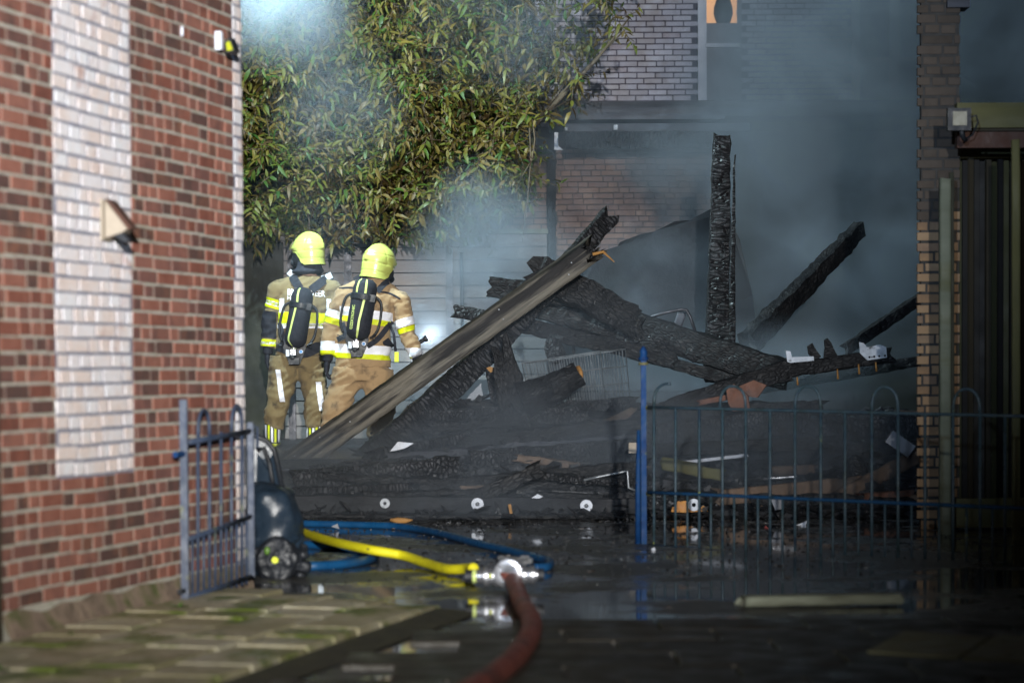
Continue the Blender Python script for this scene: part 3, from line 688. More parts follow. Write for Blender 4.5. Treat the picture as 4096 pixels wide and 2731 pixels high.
# leaves grow in sprigs; twig per sprig
leaves = []; tw = MB(); ncl = 0; tries = 0
while ncl < 3300 and tries < 40000:
    tries += 1
    x, y = R.uniform(900, 2540), R.uniform(-260, 950)
    dn = density(x, y)
    if R.random() > dn: continue
    ncl += 1
    bulge = .5 * noise.noise(Vector((x * .004, y * .004, 9)))
    dep = 23.05 + bulge - .3 * (y < 850) + R.random() ** 1.3 * 1.7
    if y > 860: dep = 23.0 + R.random() * .9
    c = P(x, y, dep)
    ax = Vector((R.gauss(0, .8), R.gauss(-.4, .6), R.gauss(.05, .8))).normalized()
    ln = R.uniform(.16, .34); tw.tube([c, c + ax * ln * .5 + Vector((0, 0, -.01)), c + ax * ln + Vector((0, 0, -.04))], [.005, .004, .002], 4)
    brown = noise.noise(Vector((x * .005, y * .005, 20)))
    if y > 600 and x < 1150: brown -= .4
    n = R.randint(9, 14)
    side = ax.orthogonal().normalized()
    for i in range(n):
        t_ = (i + .5) / n; ang = i * 2.4 + R.uniform(-.4, .4)
        sd = Matrix.Rotation(ang, 3, ax) @ side
        dirn = (ax * R.uniform(.3, .9) + sd + Vector((0, 0, -.22 + R.uniform(-.4, .4)))).normalized()
        p = c + ax * ln * t_
        up = (Vector((R.gauss(0, .4), -.55 + R.gauss(0, .4), .75))); up = (up - dirn * up.dot(dirn)).normalized()
        yv = up.cross(dirn)
        s_ = R.choice((.6, .8, .95, 1.1, 1.3))
        mx = Matrix(((dirn.x * s_, yv.x * s_, up.x * s_, p.x), (dirn.y * s_, yv.y * s_, up.y * s_, p.y), (dirn.z * s_, yv.z * s_, up.z * s_, p.z), (0, 0, 0, 1)))
        rv = min(.98, max(.02, .5 + .35 * brown + R.gauss(0, .2)))
        leaves.append((mx, R.randrange(4), rv, dep + R.uniform(-.15, .15)))
for i in range(60):
    x, y = R.uniform(1000, 2350), R.uniform(-50, 900)
    if R.random() > density(x, y): continue
    c = P(x, y, 23.0 + R.random() * .5); d_ = Vector((R.gauss(0, .6), -.15, R.gauss(-.1, .8))).normalized(); ln = R.uniform(.3, .8)
    tw.tube([c, c + d_ * ln * .5 + Vector((.03, 0, .02)), c + d_ * ln], [.008, .006, .003], 5)
tw.obj('twigs', M['bark'], tr, kind='stuff')
leaves.sort(key=lambda l: l[3])
lme = []
for v_, f_ in LV:
    b = MB().add(v_, f_); lme.append(b.mesh('leaf', M['leaf'], True))
rest = MB()
for i, (mx, k, rv, dd) in enumerate(leaves):
    if i % 5 == 0 and i < 1500: place(lme[k], 'leaf', tr, mx)
    else: rest.add([mx @ Vector(q_) for q_ in LV[k][0]], LV[k][1], rv)
rest.obj('foliage', M['leaf'], tr, smooth=True, kind='stuff')
# ------------------------------------------------------------------ rubble heap
def lerp_tab(tab, x):
    if x <= tab[0][0]: return tab[0][1]
    for (a, ya), (b, yb) in zip(tab, tab[1:]):
        if x <= b: return ya + (yb - ya) * (x - a) / (b - a)
    return tab[-1][1]
def heap_top(px): return lerp_tab([(900, 1985), (1100, 1905), (1250, 1885), (1420, 1860), (1600, 1760), (1720, 1640), (1900, 1610), (2550, 1625), (2700, 1660), (3200, 1670), (3700, 1640), (4200, 1660)], px)
nx, ny = 300, 80; vs = []
for j in range(ny + 1):
    t_ = j / ny; y = 17.25 + t_ * 3.9
    for i in range(nx + 1):
        px = 1020 + (3900 - 1020) * i / nx
        top = P(px, heap_top(px), 19.6).z
        x = P(px, 1800, y).x
        up = min(1, t_ / .6); z = top * (up ** .75) if t_ < .6 else top + (TZ - .05 - top) * ((t_ - .6) / .4) ** 1.2
        nn = noise.noise(Vector((x * 1.8, y * 4, 0))) * .07 + abs(noise.noise(Vector((x * 4, y * 9, 4)))) * .10 + abs(noise.noise(Vector((x * 11, y * 18, 2)))) * .06 + noise.noise(Vector((x * 30, y * 34, 2))) * .02
        vs.append((x, y, max(-.03, z * .93 + nn * min(1, t_ * 6) - .03)))
fs = [(j * (nx + 1) + i, j * (nx + 1) + i + 1, (j + 1) * (nx + 1) + i + 1, (j + 1) * (nx + 1) + i) for j in range(ny) for i in range(nx)]
rb = MB().add(vs, fs).obj('burnt_rubble', M['rubble'], kind='stuff', label='wet black heap of burnt debris under the fallen timbers', category='rubble')
hb = BVHTree.FromPolygons([Vector(v_) for v_ in vs], fs)
def heap_z(x, y):
    h_ = hb.ray_cast(Vector((x, y, 5)), Vector((0, 0, -1)))
    return h_[0].z if h_[0] else (TZ if y > 18.6 else 0)
# loose splinters and crumbs on heap and yard
ch = MB()
for i in range(9000):
    if i % 3:
        px, y = R.uniform(1050, 3750), R.uniform(17.2, 20.6); x = P(px, 1800, y).x; z = heap_z(x, y); s_ = R.uniform(.012, .05)
        if R.random() < .12: s_ *= 1.8
    else:
        px, y = R.uniform(1050, 4000), 11.6 + 5.8 * R.random() ** .7; x = P(px, 1800, y).x; z = 0; s_ = R.uniform(.003, .012)
    mx = Matrix.Rotation(R.uniform(0, 6.3), 3, 'Z') @ Matrix.Rotation(R.uniform(-.6, .6), 3, 'Y') @ Matrix.Rotation(R.uniform(-.6, .6), 3, 'X')
    ch.box((x, y, z + s_ * .1), (s_ * R.uniform(.8, 3), s_ * R.uniform(.4, 1), s_ * R.uniform(.2, .7)), mx, R.random())
for i in range(900):      # middling splinters, too many to count
    px, y = R.uniform(1080, 3750), R.uniform(17.25, 20.0); x = P(px, 1800, y).x; z = heap_z(x, y); L_ = R.uniform(.06, .26)
    an = R.gauss(0, .5) + (3.14 if R.random() < .5 else 0); dv_ = Vector((math.cos(an), math.sin(an) * .6, R.gauss(.05, .22))).normalized()
    c0 = Vector((x, y, z + .015)); ch.tube([c0, c0 + dv_ * L_ * .5 + Vector((0, 0, .006)), c0 + dv_ * L_], [R.uniform(.008, .022), R.uniform(.008, .02), .003], 4)
for i in range(420):      # litter banked against the front board
    px = R.uniform(1150, 3650); y = 17.06 - abs(R.gauss(0, .13)); x = P(px, 2050, y).x; L_ = R.uniform(.03, .14); an = R.uniform(-.5, 3.6)
    dv_ = Vector((math.cos(an), .3 * math.sin(an), R.gauss(.05, .3))).normalized(); c0 = Vector((x, y, .01 + max(0, R.gauss(.0, .03))))
    ch.tube([c0, c0 + dv_ * L_ * .5 + Vector((0, 0, .008)), c0 + dv_ * L_], [R.uniform(.006, .016), R.uniform(.006, .016), .003], 4)
M['crumb'] = mat('charred_crumbs', [(.008, .008, .009), (.02, .02, .022), (.012, .012, .013), (.03, .03, .03), (.07, .07, .075)], .4, 9, .5, rnd=.9, rvar=.2)
tag(ch.obj('charred_crumbs', M['crumb'], kind='stuff'), 'scattered charred splinters and ash on heap and wet yard', 'debris')

def on_heap(px, py, d_, off=.05):
    r = ray(px, py); h_ = hb.ray_cast(O3, r)
    return min(d_, h_[0].y - off) if h_[0] else d_
def beam(nm, a, b, wpx, m, label, cat='beam', hr=1.0, **kw):
    """a, b: (px, py, depth); wpx thickness in photo pixels at the middle"""
    if nm in ('brown_plank', 'metal_strip', 'brown_lath'):
        mid = ((a[0] + b[0]) / 2, (a[1] + b[1]) / 2); k_ = min(on_heap(a[0], a[1], a[2], .08) - a[2], on_heap(b[0], b[1], b[2], .08) - b[2], on_heap(mid[0], mid[1], a[2], .1) - a[2])
        a = (a[0], a[1], a[2] + k_); b = (b[0], b[1], b[2] + k_)
    s_ = (a[2] + b[2]) / 2 / FP
    o = cbeam(nm, P(*a), P(*b), kw.pop('wd', wpx * s_), wpx * s_ * hr, m, **kw)
    return tag(o, label, cat)
# the two crossed timbers in front
b1 = beam('fallen_beam', (1090, 1912, 18.7), (2350, 1012, 19.0), 98, 'smoked', 'thick smoke-browned timber slanting up in front of the right firefighter', wd=.17, seg=80, amp=.006, jag=.3, taper=(1.0, .95), roll=12)
rg = MB()
F1 = frame_x(P(1090, 1912, 18.7), P(2350, 1012, 19.0), 12)
L1 = (P(1090, 1912, 18.7) - P(2350, 1012, 19.0)).length
for i in range(46):
    x = L1 / 2 - R.uniform(0, .16); y, z = R.uniform(-.07, .07), R.uniform(-.075, .075)
    rg.tube([Vector((x, y, z)), Vector((x + R.uniform(.04, .16), y + R.uniform(-.02, .02), z + R.uniform(-.025, .025)))], [R.uniform(.006, .014), .002], 5)
o = bpy.data.objects.new('splintered_end', rg.mesh('splintered_end', M['charash'])); C.objects.link(o); o.parent = b1
for i in range(9):
    x = R.uniform(-.46, .45) * L1
    o = bpy.data.objects.new('nail', MB().ball((x, -.086, R.uniform(-.07, .07)), (.005, .004, .005), 4).mesh('nail', M['whitedirty'])); C.objects.link(o); o.parent = b1
sp = MB(); sp.tube([Vector((L1 / 2 + .02, -.05, -.02)), Vector((L1 / 2 + .1, -.06, -.05)), Vector((L1 / 2 + .13, -.06, -.17))], [.014, .012, .004], 6)
o = bpy.data.objects.new('torn_splinter', sp.mesh('torn_splinter', M['freshwood'])); C.objects.link(o); o.parent = b1
beam('fallen_beam', (1430, 1880, 19.15), (2440, 862, 19.5), 92, 'charfine', 'steep fallen timber with cracked alligator charring, crossing behind the brown one', wd=.12, seg=80, amp=.013, jag=.1, taper=(1.3, .8), roll=8, bend=-.07)
beam('fallen_beam', (1960, 1148, 19.8), (2330, 1190, 19.7), 82, 'char', 'short blunt charred stub poking left from behind the crossed timbers', wd=.13, seg=24, amp=.014)
beam('fallen_beam', (2150, 1075, 19.4), (2535, 1285, 19.6), 125, 'char', 'broad black board hanging under the crossing with a broken right end', wd=.09, seg=30, amp=.02, jag=.18)
beam('fallen_beam', (2040, 1180, 20.0), (2560, 1330, 19.9), 120, 'char', 'black plank lying just below the broken board end', wd=.1, seg=30, amp=.02)
beam('fallen_beam', (2300, 1230, 20.3), (3160, 1505, 19.7), 118, 'char', 'long heavy charred timber sloping down right to the charred truss with white plates', wd=.16, seg=50, amp=.016)
beam('fallen_beam', (1815, 1243, 19.9), (2160, 1310, 19.8), 54, 'charash', 'thin charred batten whose blunt end pokes out left above the downpipe foot', wd=.06, seg=24, amp=.008)
beam('fallen_beam', (2080, 1300, 19.9), (2700, 1440, 19.75), 62, 'char', 'thin charred batten running right under the long heavy timber', wd=.06, seg=34, amp=.014)
beam('fallen_beam', (2280, 1340, 20.0), (3000, 1540, 19.8), 50, 'char', 'slim blackened rafter behind the wire basket', wd=.06, seg=34, amp=.014)
# uprights
beam('charred_upright', (2862, 1530, 20.2), (2888, 542, 20.2), 76, 'charfine', 'tall upright charred post with deep cracks standing alone', 'post', wd=.14, seg=80, amp=.012, jag=.03, taper=(1.25, .9))
cbp = beam('charred_upright', (2925, 1500, 20.35), (2938, 625, 20.35), 22, 'charfine', 'thin pointed charred stake close beside the tall post', 'post', wd=.04, seg=50, amp=.008, taper=(1.5, .3))
# leaning in the smoke
beam('leaning_timber', (2990, 1375, 21.1), (3440, 915, 22.5), 80, 'char', 'thick charred timber leaning right into the smoke beyond the tall post', wd=.14, seg=44, amp=.02, taper=(1.1, .8))
beam('leaning_timber', (3380, 1400, 21.0), (3760, 1140, 21.4), 46, 'char', 'slim timber leaning towards the brick pier in the smoke', wd=.08, seg=34, amp=.012)
beam('leaning_timber', (3000, 1560, 21), (3760, 1430, 21.4), 40, 'char', 'low flat timber behind the charred truss with white plates', wd=.1, seg=34, amp=.016)
# collapsed roof sheet
s1 = MB().prism([P(*q_) for q_ in [(2385, 1012, 22.0), (2470, 985, 22.1), (2480, 968, 22.1), (2560, 938, 22.2), (2620, 925, 22.3), (2700, 885, 22.4), (2760, 880, 22.5), (2850, 832, 22.6), (2905, 850, 22.6), (2960, 960, 22.5), (3010, 1180, 22.3), (3060, 1560, 21.6), (2200, 1560, 21.4), (2230, 1150, 21.8)]], (0, .05, -.02))
tag(s1.obj('collapsed_roof_sheet', M['sootsheet']), 'large sagging dark roof sheet with a ragged upper edge behind the tall post', 'roof sheet')
# bent tubes
tag(MB().tube([P(2590, 1272, 20.6), P(2660, 1250, 20.6), P(2725, 1237, 20.6), P(2745, 1240, 20.6), P(2760, 1265, 20.6), P(2803, 1390, 20.6)], .014, 8).obj('bent_tube', M['darkmetal'], smooth=True), 'bent dark metal tube arching above the long heavy timber', 'tube')
beam('bent_strut', (2680, 1390, 20.8), (2732, 1240, 20.8), 36, 'fasc', 'flat grey strut under the arched tube', 'strut', wd=.03, seg=8, amp=.004)
beam('table_leg', (2290, 1235, 20.2), (2294, 1425, 20.2), 14, 'char', 'thin dark upright rod above the wire basket', 'rod', wd=.03, seg=8, amp=.003)
tag(MB().tube([P(2205, 1320, 20.1), P(2215, 1308, 20.1), P(2290, 1283, 20.1)], .018, 8).obj('curved_rod', M['darkmetal'], smooth=True), 'short curved dark bar joining the thin rod above the basket', 'rod')
# hanging lump
lump = MB().ball((0, 0, 0), (.085, .06, .12), 8); 
def lumpy(mb, amp, sc, seed=0):
    mb.v = [tuple(Vector(v_) * (1 + amp * noise.noise(Vector(v_) * sc + Vector((seed, 0, 0))))) for v_ in mb.v]; return mb
o = lumpy(lump, .5, 14).obj('melted_lump', M['charash']); o.location = P(2222, 1395, 19.7); tag(o, 'melted black lump hanging above the wire basket', 'lump')
# stump and log
beam('charred_stump', (2055, 1600, 18.9), (2012, 1432, 18.9), 100, 'char', 'split black stump standing left of the wire basket', 'stump', wd=.15, seg=16, amp=.022, jag=.25, taper=(1.25, .8))
lg = cbeam('charred_log', P(2085, 1600, 18.8), P(2318, 1492, 18.8), .17, .17, 'char', roll=45, seg=20, amp=.02, jag=.0, taper=(1.3, .85), bend=-.02)
tag(lg, 'thick black log with an orange freshly burnt cut end', 'log')
Lg = (P(2085, 1600, 18.8) - P(2318, 1492, 18.8)).length
o = bpy.data.objects.new('cut_end', MB().lathe(Matrix.Translation((Lg / 2 - .005, 0, 0)) @ Matrix.Rotation(rad(90), 4, 'Y') @ Matrix.Rotation(rad(20), 4, 'Y'), [(.02, -.02), (.062, -.01), (.06, .012), (.045, .02)], 12).mesh('cut_end', M['freshwood'])); C.objects.link(o); o.parent = lg
beam('charred_stump', (1990, 1600, 19.3), (1968, 1470, 19.3), 56, 'charash', 'short grey stub with an amber burnt tip beside the split stump', 'stump', wd=.08, seg=10, amp=.01)
tag(MB().prism([P(1945, 1472, 19.26), P(1958, 1466, 19.26), P(1985, 1470, 19.26), P(1985, 1482, 19.26), P(1962, 1490, 19.26)], (0, .03, 0)).obj('amber_splinter', M['freshwood']), 'amber splinter on top of the short grey stub', 'splinter')
tag(MB().prism([P(1850, 1515, 20.4), P(1955, 1518, 20.4), P(1950, 1600, 20.4), P(1830, 1600, 20.4)], (0, .04, 0)).obj('pale_board', M['panel']), 'pale grey square board lying behind the cracked timber', 'board')

# wire basket
bk = thing('wire_basket', P(2280, 1590, 19.6), 'tilted open wire basket of thin metal rods in the middle of the heap', 'basket')
TL, TR, BR, BL = P(2088, 1452, 19.2), P(2400, 1405, 19.2), P(2420, 1610, 19.25), P(2125, 1625, 19.25)
off = Vector((.22, .42, .02))
def quadwires(a, b, c_, d_, nu, nv, r=.0028):
    for i in range(nu + 1):
        t_ = i / nu; MB().tube([a.lerp(b, t_), d_.lerp(c_, t_)], r * (1.6 if i in (0, nu) else 1), 4).obj('wire', M['alu2'], bk)
    for j in range(nv + 1):
        t_ = j / nv; MB().tube([a.lerp(d_, t_), b.lerp(c_, t_)], r * (2 if j == 0 else 1.3), 4).obj('cross_wire', M['alu2'], bk)
M['alu2'] = mat('sooty_chrome_wire', [(.16, .17, .18), (.4, .42, .44)], .4, 18, .1, metal=.5)
quadwires(TL, TR, BR, BL, 30, 3); quadwires(TL + off, TR + off, BR + off, BL + off, 22, 3); quadwires(TR, TR + off, BR + off, BR, 8, 3); quadwires(TL, TL + off, BL + off, BL, 8, 2)

# horizontal layers of charred planks on the heap
rows = [
 (1640, 1652, 2100, 1606, 19.5, 44, 'char', 'upper dark board edge left of the split stump'),
 (1690, 1668, 2545, 1606, 19.2, 40, 'charash', 'long ash-grey crusted beam across the top of the heap'),
 (1740, 1725, 2330, 1650, 18.9, 62, 'charash', 'beam with pale blistered charring, second from the top of the heap'),
 (1660, 1790, 2560, 1700, 18.6, 58, 'char', 'smooth black plank under the blistered beam'),
 (1560, 1840, 2560, 1760, 18.4, 55, 'fasc', 'dull grey-green sheet edge in the middle of the heap'),
 (1880, 1850, 2570, 1795, 18.0, 90, 'charash', 'wide blistered board left of the blue post'),
 (1180, 1930, 1830, 1870, 17.9, 95, 'charash', 'wide charred board lying below the foot of the crossed timbers'),
 (1150, 1885, 2000, 1850, 18.3, 34, 'fasc', 'thin grey lath resting across the foot of the brown timber'),
 (1700, 1960, 2580, 1880, 17.7, 80, 'char', 'broad dark plank above the grey board with white discs'),
 (2640, 1650, 3280, 1630, 19.0, 60, 'char', 'dark layered board behind the top rail of the gate'),
 (2620, 1745, 3220, 1680, 18.3, 105, 'charash', 'thick blistered timber behind the left half of the gate'),
 (3150, 1720, 3700, 1700, 18.6, 90, 'charash', 'blistered timber behind the right half of the gate'),
 (2620, 1800, 3300, 1770, 18.0, 50, 'char', 'dark plank under the blistered timber behind the gate'),
 (2620, 2055, 3700, 2050, 17.0, 34, 'greyboard', 'grey lath along the foot of the heap behind the gate'),
 (2700, 1985, 3700, 2010, 17.3, 46, 'char', 'black lath above the foot of the heap behind the gate'),
 (1900, 1995, 2150, 1880, 17.2, 60, 'char', 'slanting black offcut pointing down between two white discs'),
 (1180, 1965, 1620, 1950, 17.5, 34, 'charfine', 'short cracked lath low at the left end of the heap'),
 (1300, 1905, 1760, 1925, 17.7, 28, 'char', 'black strip of wood crossing under the white torn sheet'),
 (1480, 1820, 1820, 1760, 18.4, 40, 'charfine', 'cracked offcut lying uphill right of the white torn sheet'),
 (1250, 1870, 1700, 1835, 18.2, 26, 'charash', 'ash-grey lath just above the wide charred board'),
 (1700, 1900, 2060, 1930, 17.8, 36, 'charfine', 'black split board slanting down towards the left bright washer'),
 (2150, 1900, 2560, 1935, 17.5, 34, 'charash', 'crusted board slanting down to the foot of the blue post'),
 (2060, 1830, 2350, 1870, 17.9, 30, 'tanboard', 'half-burnt brown board in the middle of the heap'),
 (1450, 1975, 1980, 1968, 17.3, 24, 'char', 'thin black lath directly above the grey board with washers'),
]
for x0_, y0_, x1_, y1_, d_, wp, m_, lb in rows:
    ym = (y0_ + y1_) / 2; xm = (x0_ + x1_) / 2; dm = min(on_heap(xm, ym, d_), (on_heap(x0_, y0_, d_) + on_heap(x1_, y1_, d_)) / 2 + .1)
    beam('charred_plank', (x0_, y0_, dm + R.uniform(0, .15)), (x1_, y1_, dm + R.uniform(0, .15)), wp, m_, lb, 'plank', wd=.22, seg=60, amp=.02, jag=.12, sc=7)
# extra unnamed fragments: each its own piece
used = set()
for i in range(34):
    mk = R.choice(['char', 'charash', 'char', 'charfine', 'tanboard'])
    px, y = R.uniform(1250, 3650), R.uniform(17.3, 20.0)
    if px < 1700: y = R.uniform(17.2, 18.2)
    a_ = P(px, 1800, y); a_.z = heap_z(a_.x, y) + .03
    an = R.gauss(0, .35); L_ = R.uniform(.2, .75)
    c_ = a_ + Vector((math.cos(an) * L_, R.uniform(-.3, .3), R.uniform(-.05, .14)))
    o = cbeam('charred_fragment', a_, c_, R.uniform(.04, .12), R.uniform(.02, .06), mk, roll=R.uniform(-30, 30), seg=10, amp=.014, jag=.1)
    near = min([(2010, 'the split stump'), (2280, 'the wire basket'), (2570, 'the blue post'), (2880, 'the tall upright post'), (3200, 'the white metal plates'), (3660, 'the brick pier'), (1300, 'the foot of the brown timber'), (1600, 'the white torn sheet')], key=lambda q_: abs(q_[0] - project(a_)[0]))
    lab = {'char': 'matt black', 'charash': 'ash-grey crusted', 'charfine': 'finely cracked black', 'tanboard': 'brown'}[o.data.materials[0].name and mk] + ' offcut ' + ('low' if y < 18 else 'halfway up' if y < 19 else 'high') + ' on heap ' + ('left of ' if project(a_)[0] < near[0] else 'right of ') + near[1]
    while lab in used: lab = lab.replace(' offcut', R.choice([' tilted', ' flat', ' broken', ' ragged']) + ' offcut', 1)
    used.add(lab); tag(o, lab, 'offcut', 'loose offcuts on the debris heap')
# grey board along the front with white discs
gb = thing('grey_board', P(1900, 2060, 17.05), 'long wet grey board with white round washers along the front of the heap', 'board')
cbeam('board_face', P(1160, 2012, 17.1), P(2585, 2026, 17.1), .05, .115, 'greyboard', seg=90, amp=.012, sc=6, parent=gb)
cbeam('board_edge', P(1130, 2062, 17.0), P(2585, 2066, 17.0), .2, .03, 'char', seg=50, amp=.01, parent=gb)
for px, py, r_ in ((1910, 2015, 25), (2345, 2022, 25), (1540, 2012, 20)):
    mx = Matrix.Translation(P(px, py, 17.0)) @ Matrix.Rotation(rad(90), 4, 'X')
    k = r_ / FP * 17
    wsh = MB().lathe(mx, [(k * .3, .012), (k, .012), (k * 1.02, -.004), (k * .95, .02), (k * .35, .022), (k * .3, .012)], 20)
    wsh.obj('washer', M['whitedirty'] if r_ < 25 else M['white'], gb, smooth=False)
    MB().lathe(mx @ Matrix.Translation((0, 0, .022)), [(k * .01, .006), (k * .18, .004), (k * .2, -.004)], 10).obj('screw', M['alu'], gb)
ob = thing('orange_board', P(2760, 2045, 16.9), 'small orange-stained board with a white round washer behind the gate', 'board')
MB().prism([P(a_, b_, 16.9) for a_, b_ in [(2684, 2046), (2690, 2028), (2706, 2020), (2710, 2004), (2748, 2002), (2752, 2030), (2800, 2034), (2812, 2022), (2832, 2028), (2830, 2044), (2780, 2046), (2740, 2050)]], (0, .03, 0)).obj('board', M['orange'], ob)
mx = Matrix.Translation(P(2775, 2018, 16.88)) @ Matrix.Rotation(rad(90), 4, 'X'); k = 24 / FP * 16.9
MB().lathe(mx, [(k * .3, .0), (k, .0), (k * 1.02, .012), (k * .35, .02), (k * .3, .0)], 20).obj('washer', M['white'], ob)
def chip(px, py, d, poly, m, nm, lb, cat, th=.02):
    d = on_heap(px, py, d, .12)
    return tag(MB().prism([P(px + a_, py + b_, d) for a_, b_ in poly], (0, th, 0)).obj(nm, M[m]), lb, cat)
chip(1600, 1780, 18.1, [(-40, 24), (-8, -14), (55, -8), (20, 12), (-20, 22)], 'white', 'paper_scrap', 'bright white torn sheet near the foot of the cracked timber', 'paper', .006)
chip(2535, 1792, 17.3, [(-20, -22), (12, -22), (14, 18), (-20, 20)], 'beige', 'socket_plate', 'small square white plate with a hole beside the blue post', 'plate')
chip(3430, 1880, 0 or 18.2, [(-30, 10), (10, -30), (40, 5), (10, 40)], 'tanboard', 'tile_shard', 'brown shard standing in the heap behind the gate hoops', 'shard')
chip(2150, 1985, 17.0, [(-24, 6), (0, -10), (22, 0), (6, 8)], 'white', 'plaster_crumb', 'tiny white crumb just above the front grey board', 'crumb')
chip(3105, 2015, 16.7, [(-22, -20), (20, -28), (24, 20), (-4, 24)], 'panel', 'grey_tag', 'pale grey square scrap behind the middle gate rail', 'scrap')
chip(3205, 2100, 16.2, [(-40, 6), (0, -8), (25, -20), (12, 12)], 'white', 'foil_scrap', 'crumpled white foil scrap low behind the gate', 'scrap')
chip(2040, 2035, 16.8, [(-8, -18), (4, -20), (10, 18), (0, 22)], 'freshwood', 'amber_splinter', 'upright amber splinter between the two bright washers', 'splinter')
chip(1345, 2105, 15.9, [(-20, 0), (5, -12), (12, 10)], 'panel', 'plaster_crumb', 'tiny grey crumb near the start of the yellow hose', 'crumb')
chip(2700, 2155, 15.9, [(-20, 8), (0, -12), (20, 8)], 'tile', 'tile_crumb', 'reddish crumb behind the lower gate bars', 'crumb')
chip(3062, 2113, 15.9, [(-12, 10), (0, -12), (14, 0)], 'red', 'red_crumb', 'small red fragment on the wet ground behind the gate', 'crumb')
bb = MB(); bb.tube([P(1560 + i * 30, 2078 + 3 * math.sin(i), 16.6) for i in range(4)], [.01, .022, .02, .006], 8)
tag(bb.obj('wood_chip', M['freshwood'], smooth=True), 'pale almond-shaped wood chip on the wet ground left of the hose', 'chip')
# broom-like tap pipe
tag(MB().tube([P(2335, 1920, 17.4), P(2400, 1905, 17.4), P(2500, 1885, 17.4), P(2510, 1885, 17.4), P(2514, 1950, 17.4), P(2540, 1960, 17.4)], .009, 8).obj('thin_pipe', M['alu2'], smooth=True), 'thin bent pale pipe left of the blue post', 'pipe')
# things behind the gate
beam('metal_strip', (2745, 1848, 17.9), (2985, 1820, 17.9), 14, 'white', 'bright white metal strip behind the left gate hoops', 'strip', wd=.02, seg=6, amp=.002)
beam('metal_strip', (3060, 1915, 17.6), (3190, 1905, 17.6), 10, 'alu', 'short pale metal strip behind the middle of the gate', 'strip', wd=.02, seg=6, amp=.002)
beam('brown_plank', (2880, 1990, 17.8), (3450, 1930, 18.2), 62, 'tanboard', 'wide brown plank behind the middle rail of the gate', 'plank', wd=.05, seg=16, amp=.006)
beam('brown_plank', (3350, 1990, 18.0), (3760, 1775, 18.6), 60, 'tanboard', 'brown plank sloping up right towards the brick pier', 'plank', wd=.05, seg=16, amp=.006)
beam('brown_plank', (3080, 1885, 18.3), (3260, 1880, 18.3), 44, 'tanboard', 'short brown board end among the bars of the gate', 'plank', wd=.05, seg=8, amp=.006)
beam('brown_plank', (2650, 1850, 17.9), (2900, 1905, 17.8), 50, 'olivewood', 'mossy yellowish board behind the first gate bars', 'plank', wd=.05, seg=10, amp=.01)
beam('brown_plank', (3440, 1995, 17.6), (3640, 1985, 17.7), 50, 'tile', 'reddish brown brick-like block at the pier foot', 'block', wd=.1, seg=8, amp=.01)
o = lumpy(MB().ball((0, 0, 0), (.085, .07, .11), 8), .3, 12).obj('charred_lump', M['char']); o.location = P(3425, 1880, 17.7); tag(o, 'round black lump on top of the brown planks', 'lump')
tag(MB().box(P(3600, 1775, 17.6), (.2, .05, .1), Matrix.Rotation(rad(35), 3, 'Y')).obj('grey_sheet', M['panel']), 'crumpled pale grey sheet leaning left of the brick pier', 'sheet')
# terracotta bits
tc = thing('roof_tiles', P(2960, 1640, 18.4), 'broken terracotta roof tile leaning on the charred truss', 'roof tile')
MB().prism([P(*q_) for q_ in [(2905, 1560, 18.4), (2935, 1535, 18.4), (2990, 1580, 18.4), (3000, 1640, 18.4), (2930, 1645, 18.4), (2912, 1610, 18.4)]], (.01, .035, 0)).obj('tile_face', M['tile'], tc)
MB().prism([P(*q_) for q_ in [(2955, 1545, 18.5), (3015, 1520, 18.5), (3065, 1540, 18.5), (3030, 1590, 18.5), (2990, 1585, 18.5)]], (.01, .035, 0)).obj('tile_face', M['tile'], tc)
beam('brown_lath', (2790, 1612, 18.6), (2915, 1588, 18.6), 22, 'tile', 'thin reddish lath left of the broken roof tile', 'lath', wd=.03, seg=6, amp=.004)
# charred frame with white plates
fr = thing('charred_truss', P(3200, 1550, 18.8), 'charred roof truss rising right with two white metal plates and hanging screws', 'frame')
def on(p, q_, t_): return tuple(p[i] + (q_[i] - p[i]) * t_ for i in range(3))
fa, fb_, fc = (2655, 1630, 18.6), (3160, 1475, 18.8), (3562, 1420, 18.9)
cbeam('lower_timber', P(*fa), P(*fb_), .1, .17, 'char', seg=34, amp=.014, taper=(.6, 1), parent=fr)
cbeam('upper_timber', P(3100, 1490, 18.8), P(*fc), .1, .115, 'char', seg=30, amp=.01, parent=fr)
MB().prism([P(*q_) for q_ in [(3143, 1402, 18.75), (3162, 1405, 18.75), (3168, 1428, 18.75), (3255, 1425, 18.75), (3256, 1442, 18.75), (3150, 1452, 18.75)]], (0, .02, 0)).obj('metal_plate', M['whitedirty'], fr)
MB().prism([P(*q_) for q_ in [(3437, 1368, 18.78), (3455, 1372, 18.78), (3468, 1388, 18.78), (3520, 1378, 18.78), (3545, 1388, 18.78), (3548, 1430, 18.78), (3470, 1441, 18.78), (3440, 1412, 18.78)]], (0, .02, 0)).obj('metal_plate', M['whitedirty'], fr)
for i, px in enumerate((3478, 3497, 3517, 3540)): MB().ball(P(px, 1428 - i * 2, 18.77), .009, 4).obj('bolt', M['blackp'], fr)
for pts in ([(3262, 1445), (3235, 1415), (3230, 1385), (3250, 1372), (3262, 1395), (3285, 1425)], [(3355, 1430), (3338, 1400), (3325, 1370), (3310, 1352), (3298, 1360), (3300, 1390), (3295, 1430)]):
    MB().prism([P(a_, b_, 18.8) for a_, b_ in pts], (0, .04, 0)).obj('burnt_prong', M['char'], fr)
for px, py, l_ in ((3188, 1522, 18), (3349, 1490, 26), (3434, 1470, 26), (3503, 1462, 24)):
    MB().tube([P(px, py - 14, 18.8), P(px + 3, py + l_, 18.8)], [.006, .009], 6).obj('screw', M['freshwood'], fr, smooth=True)

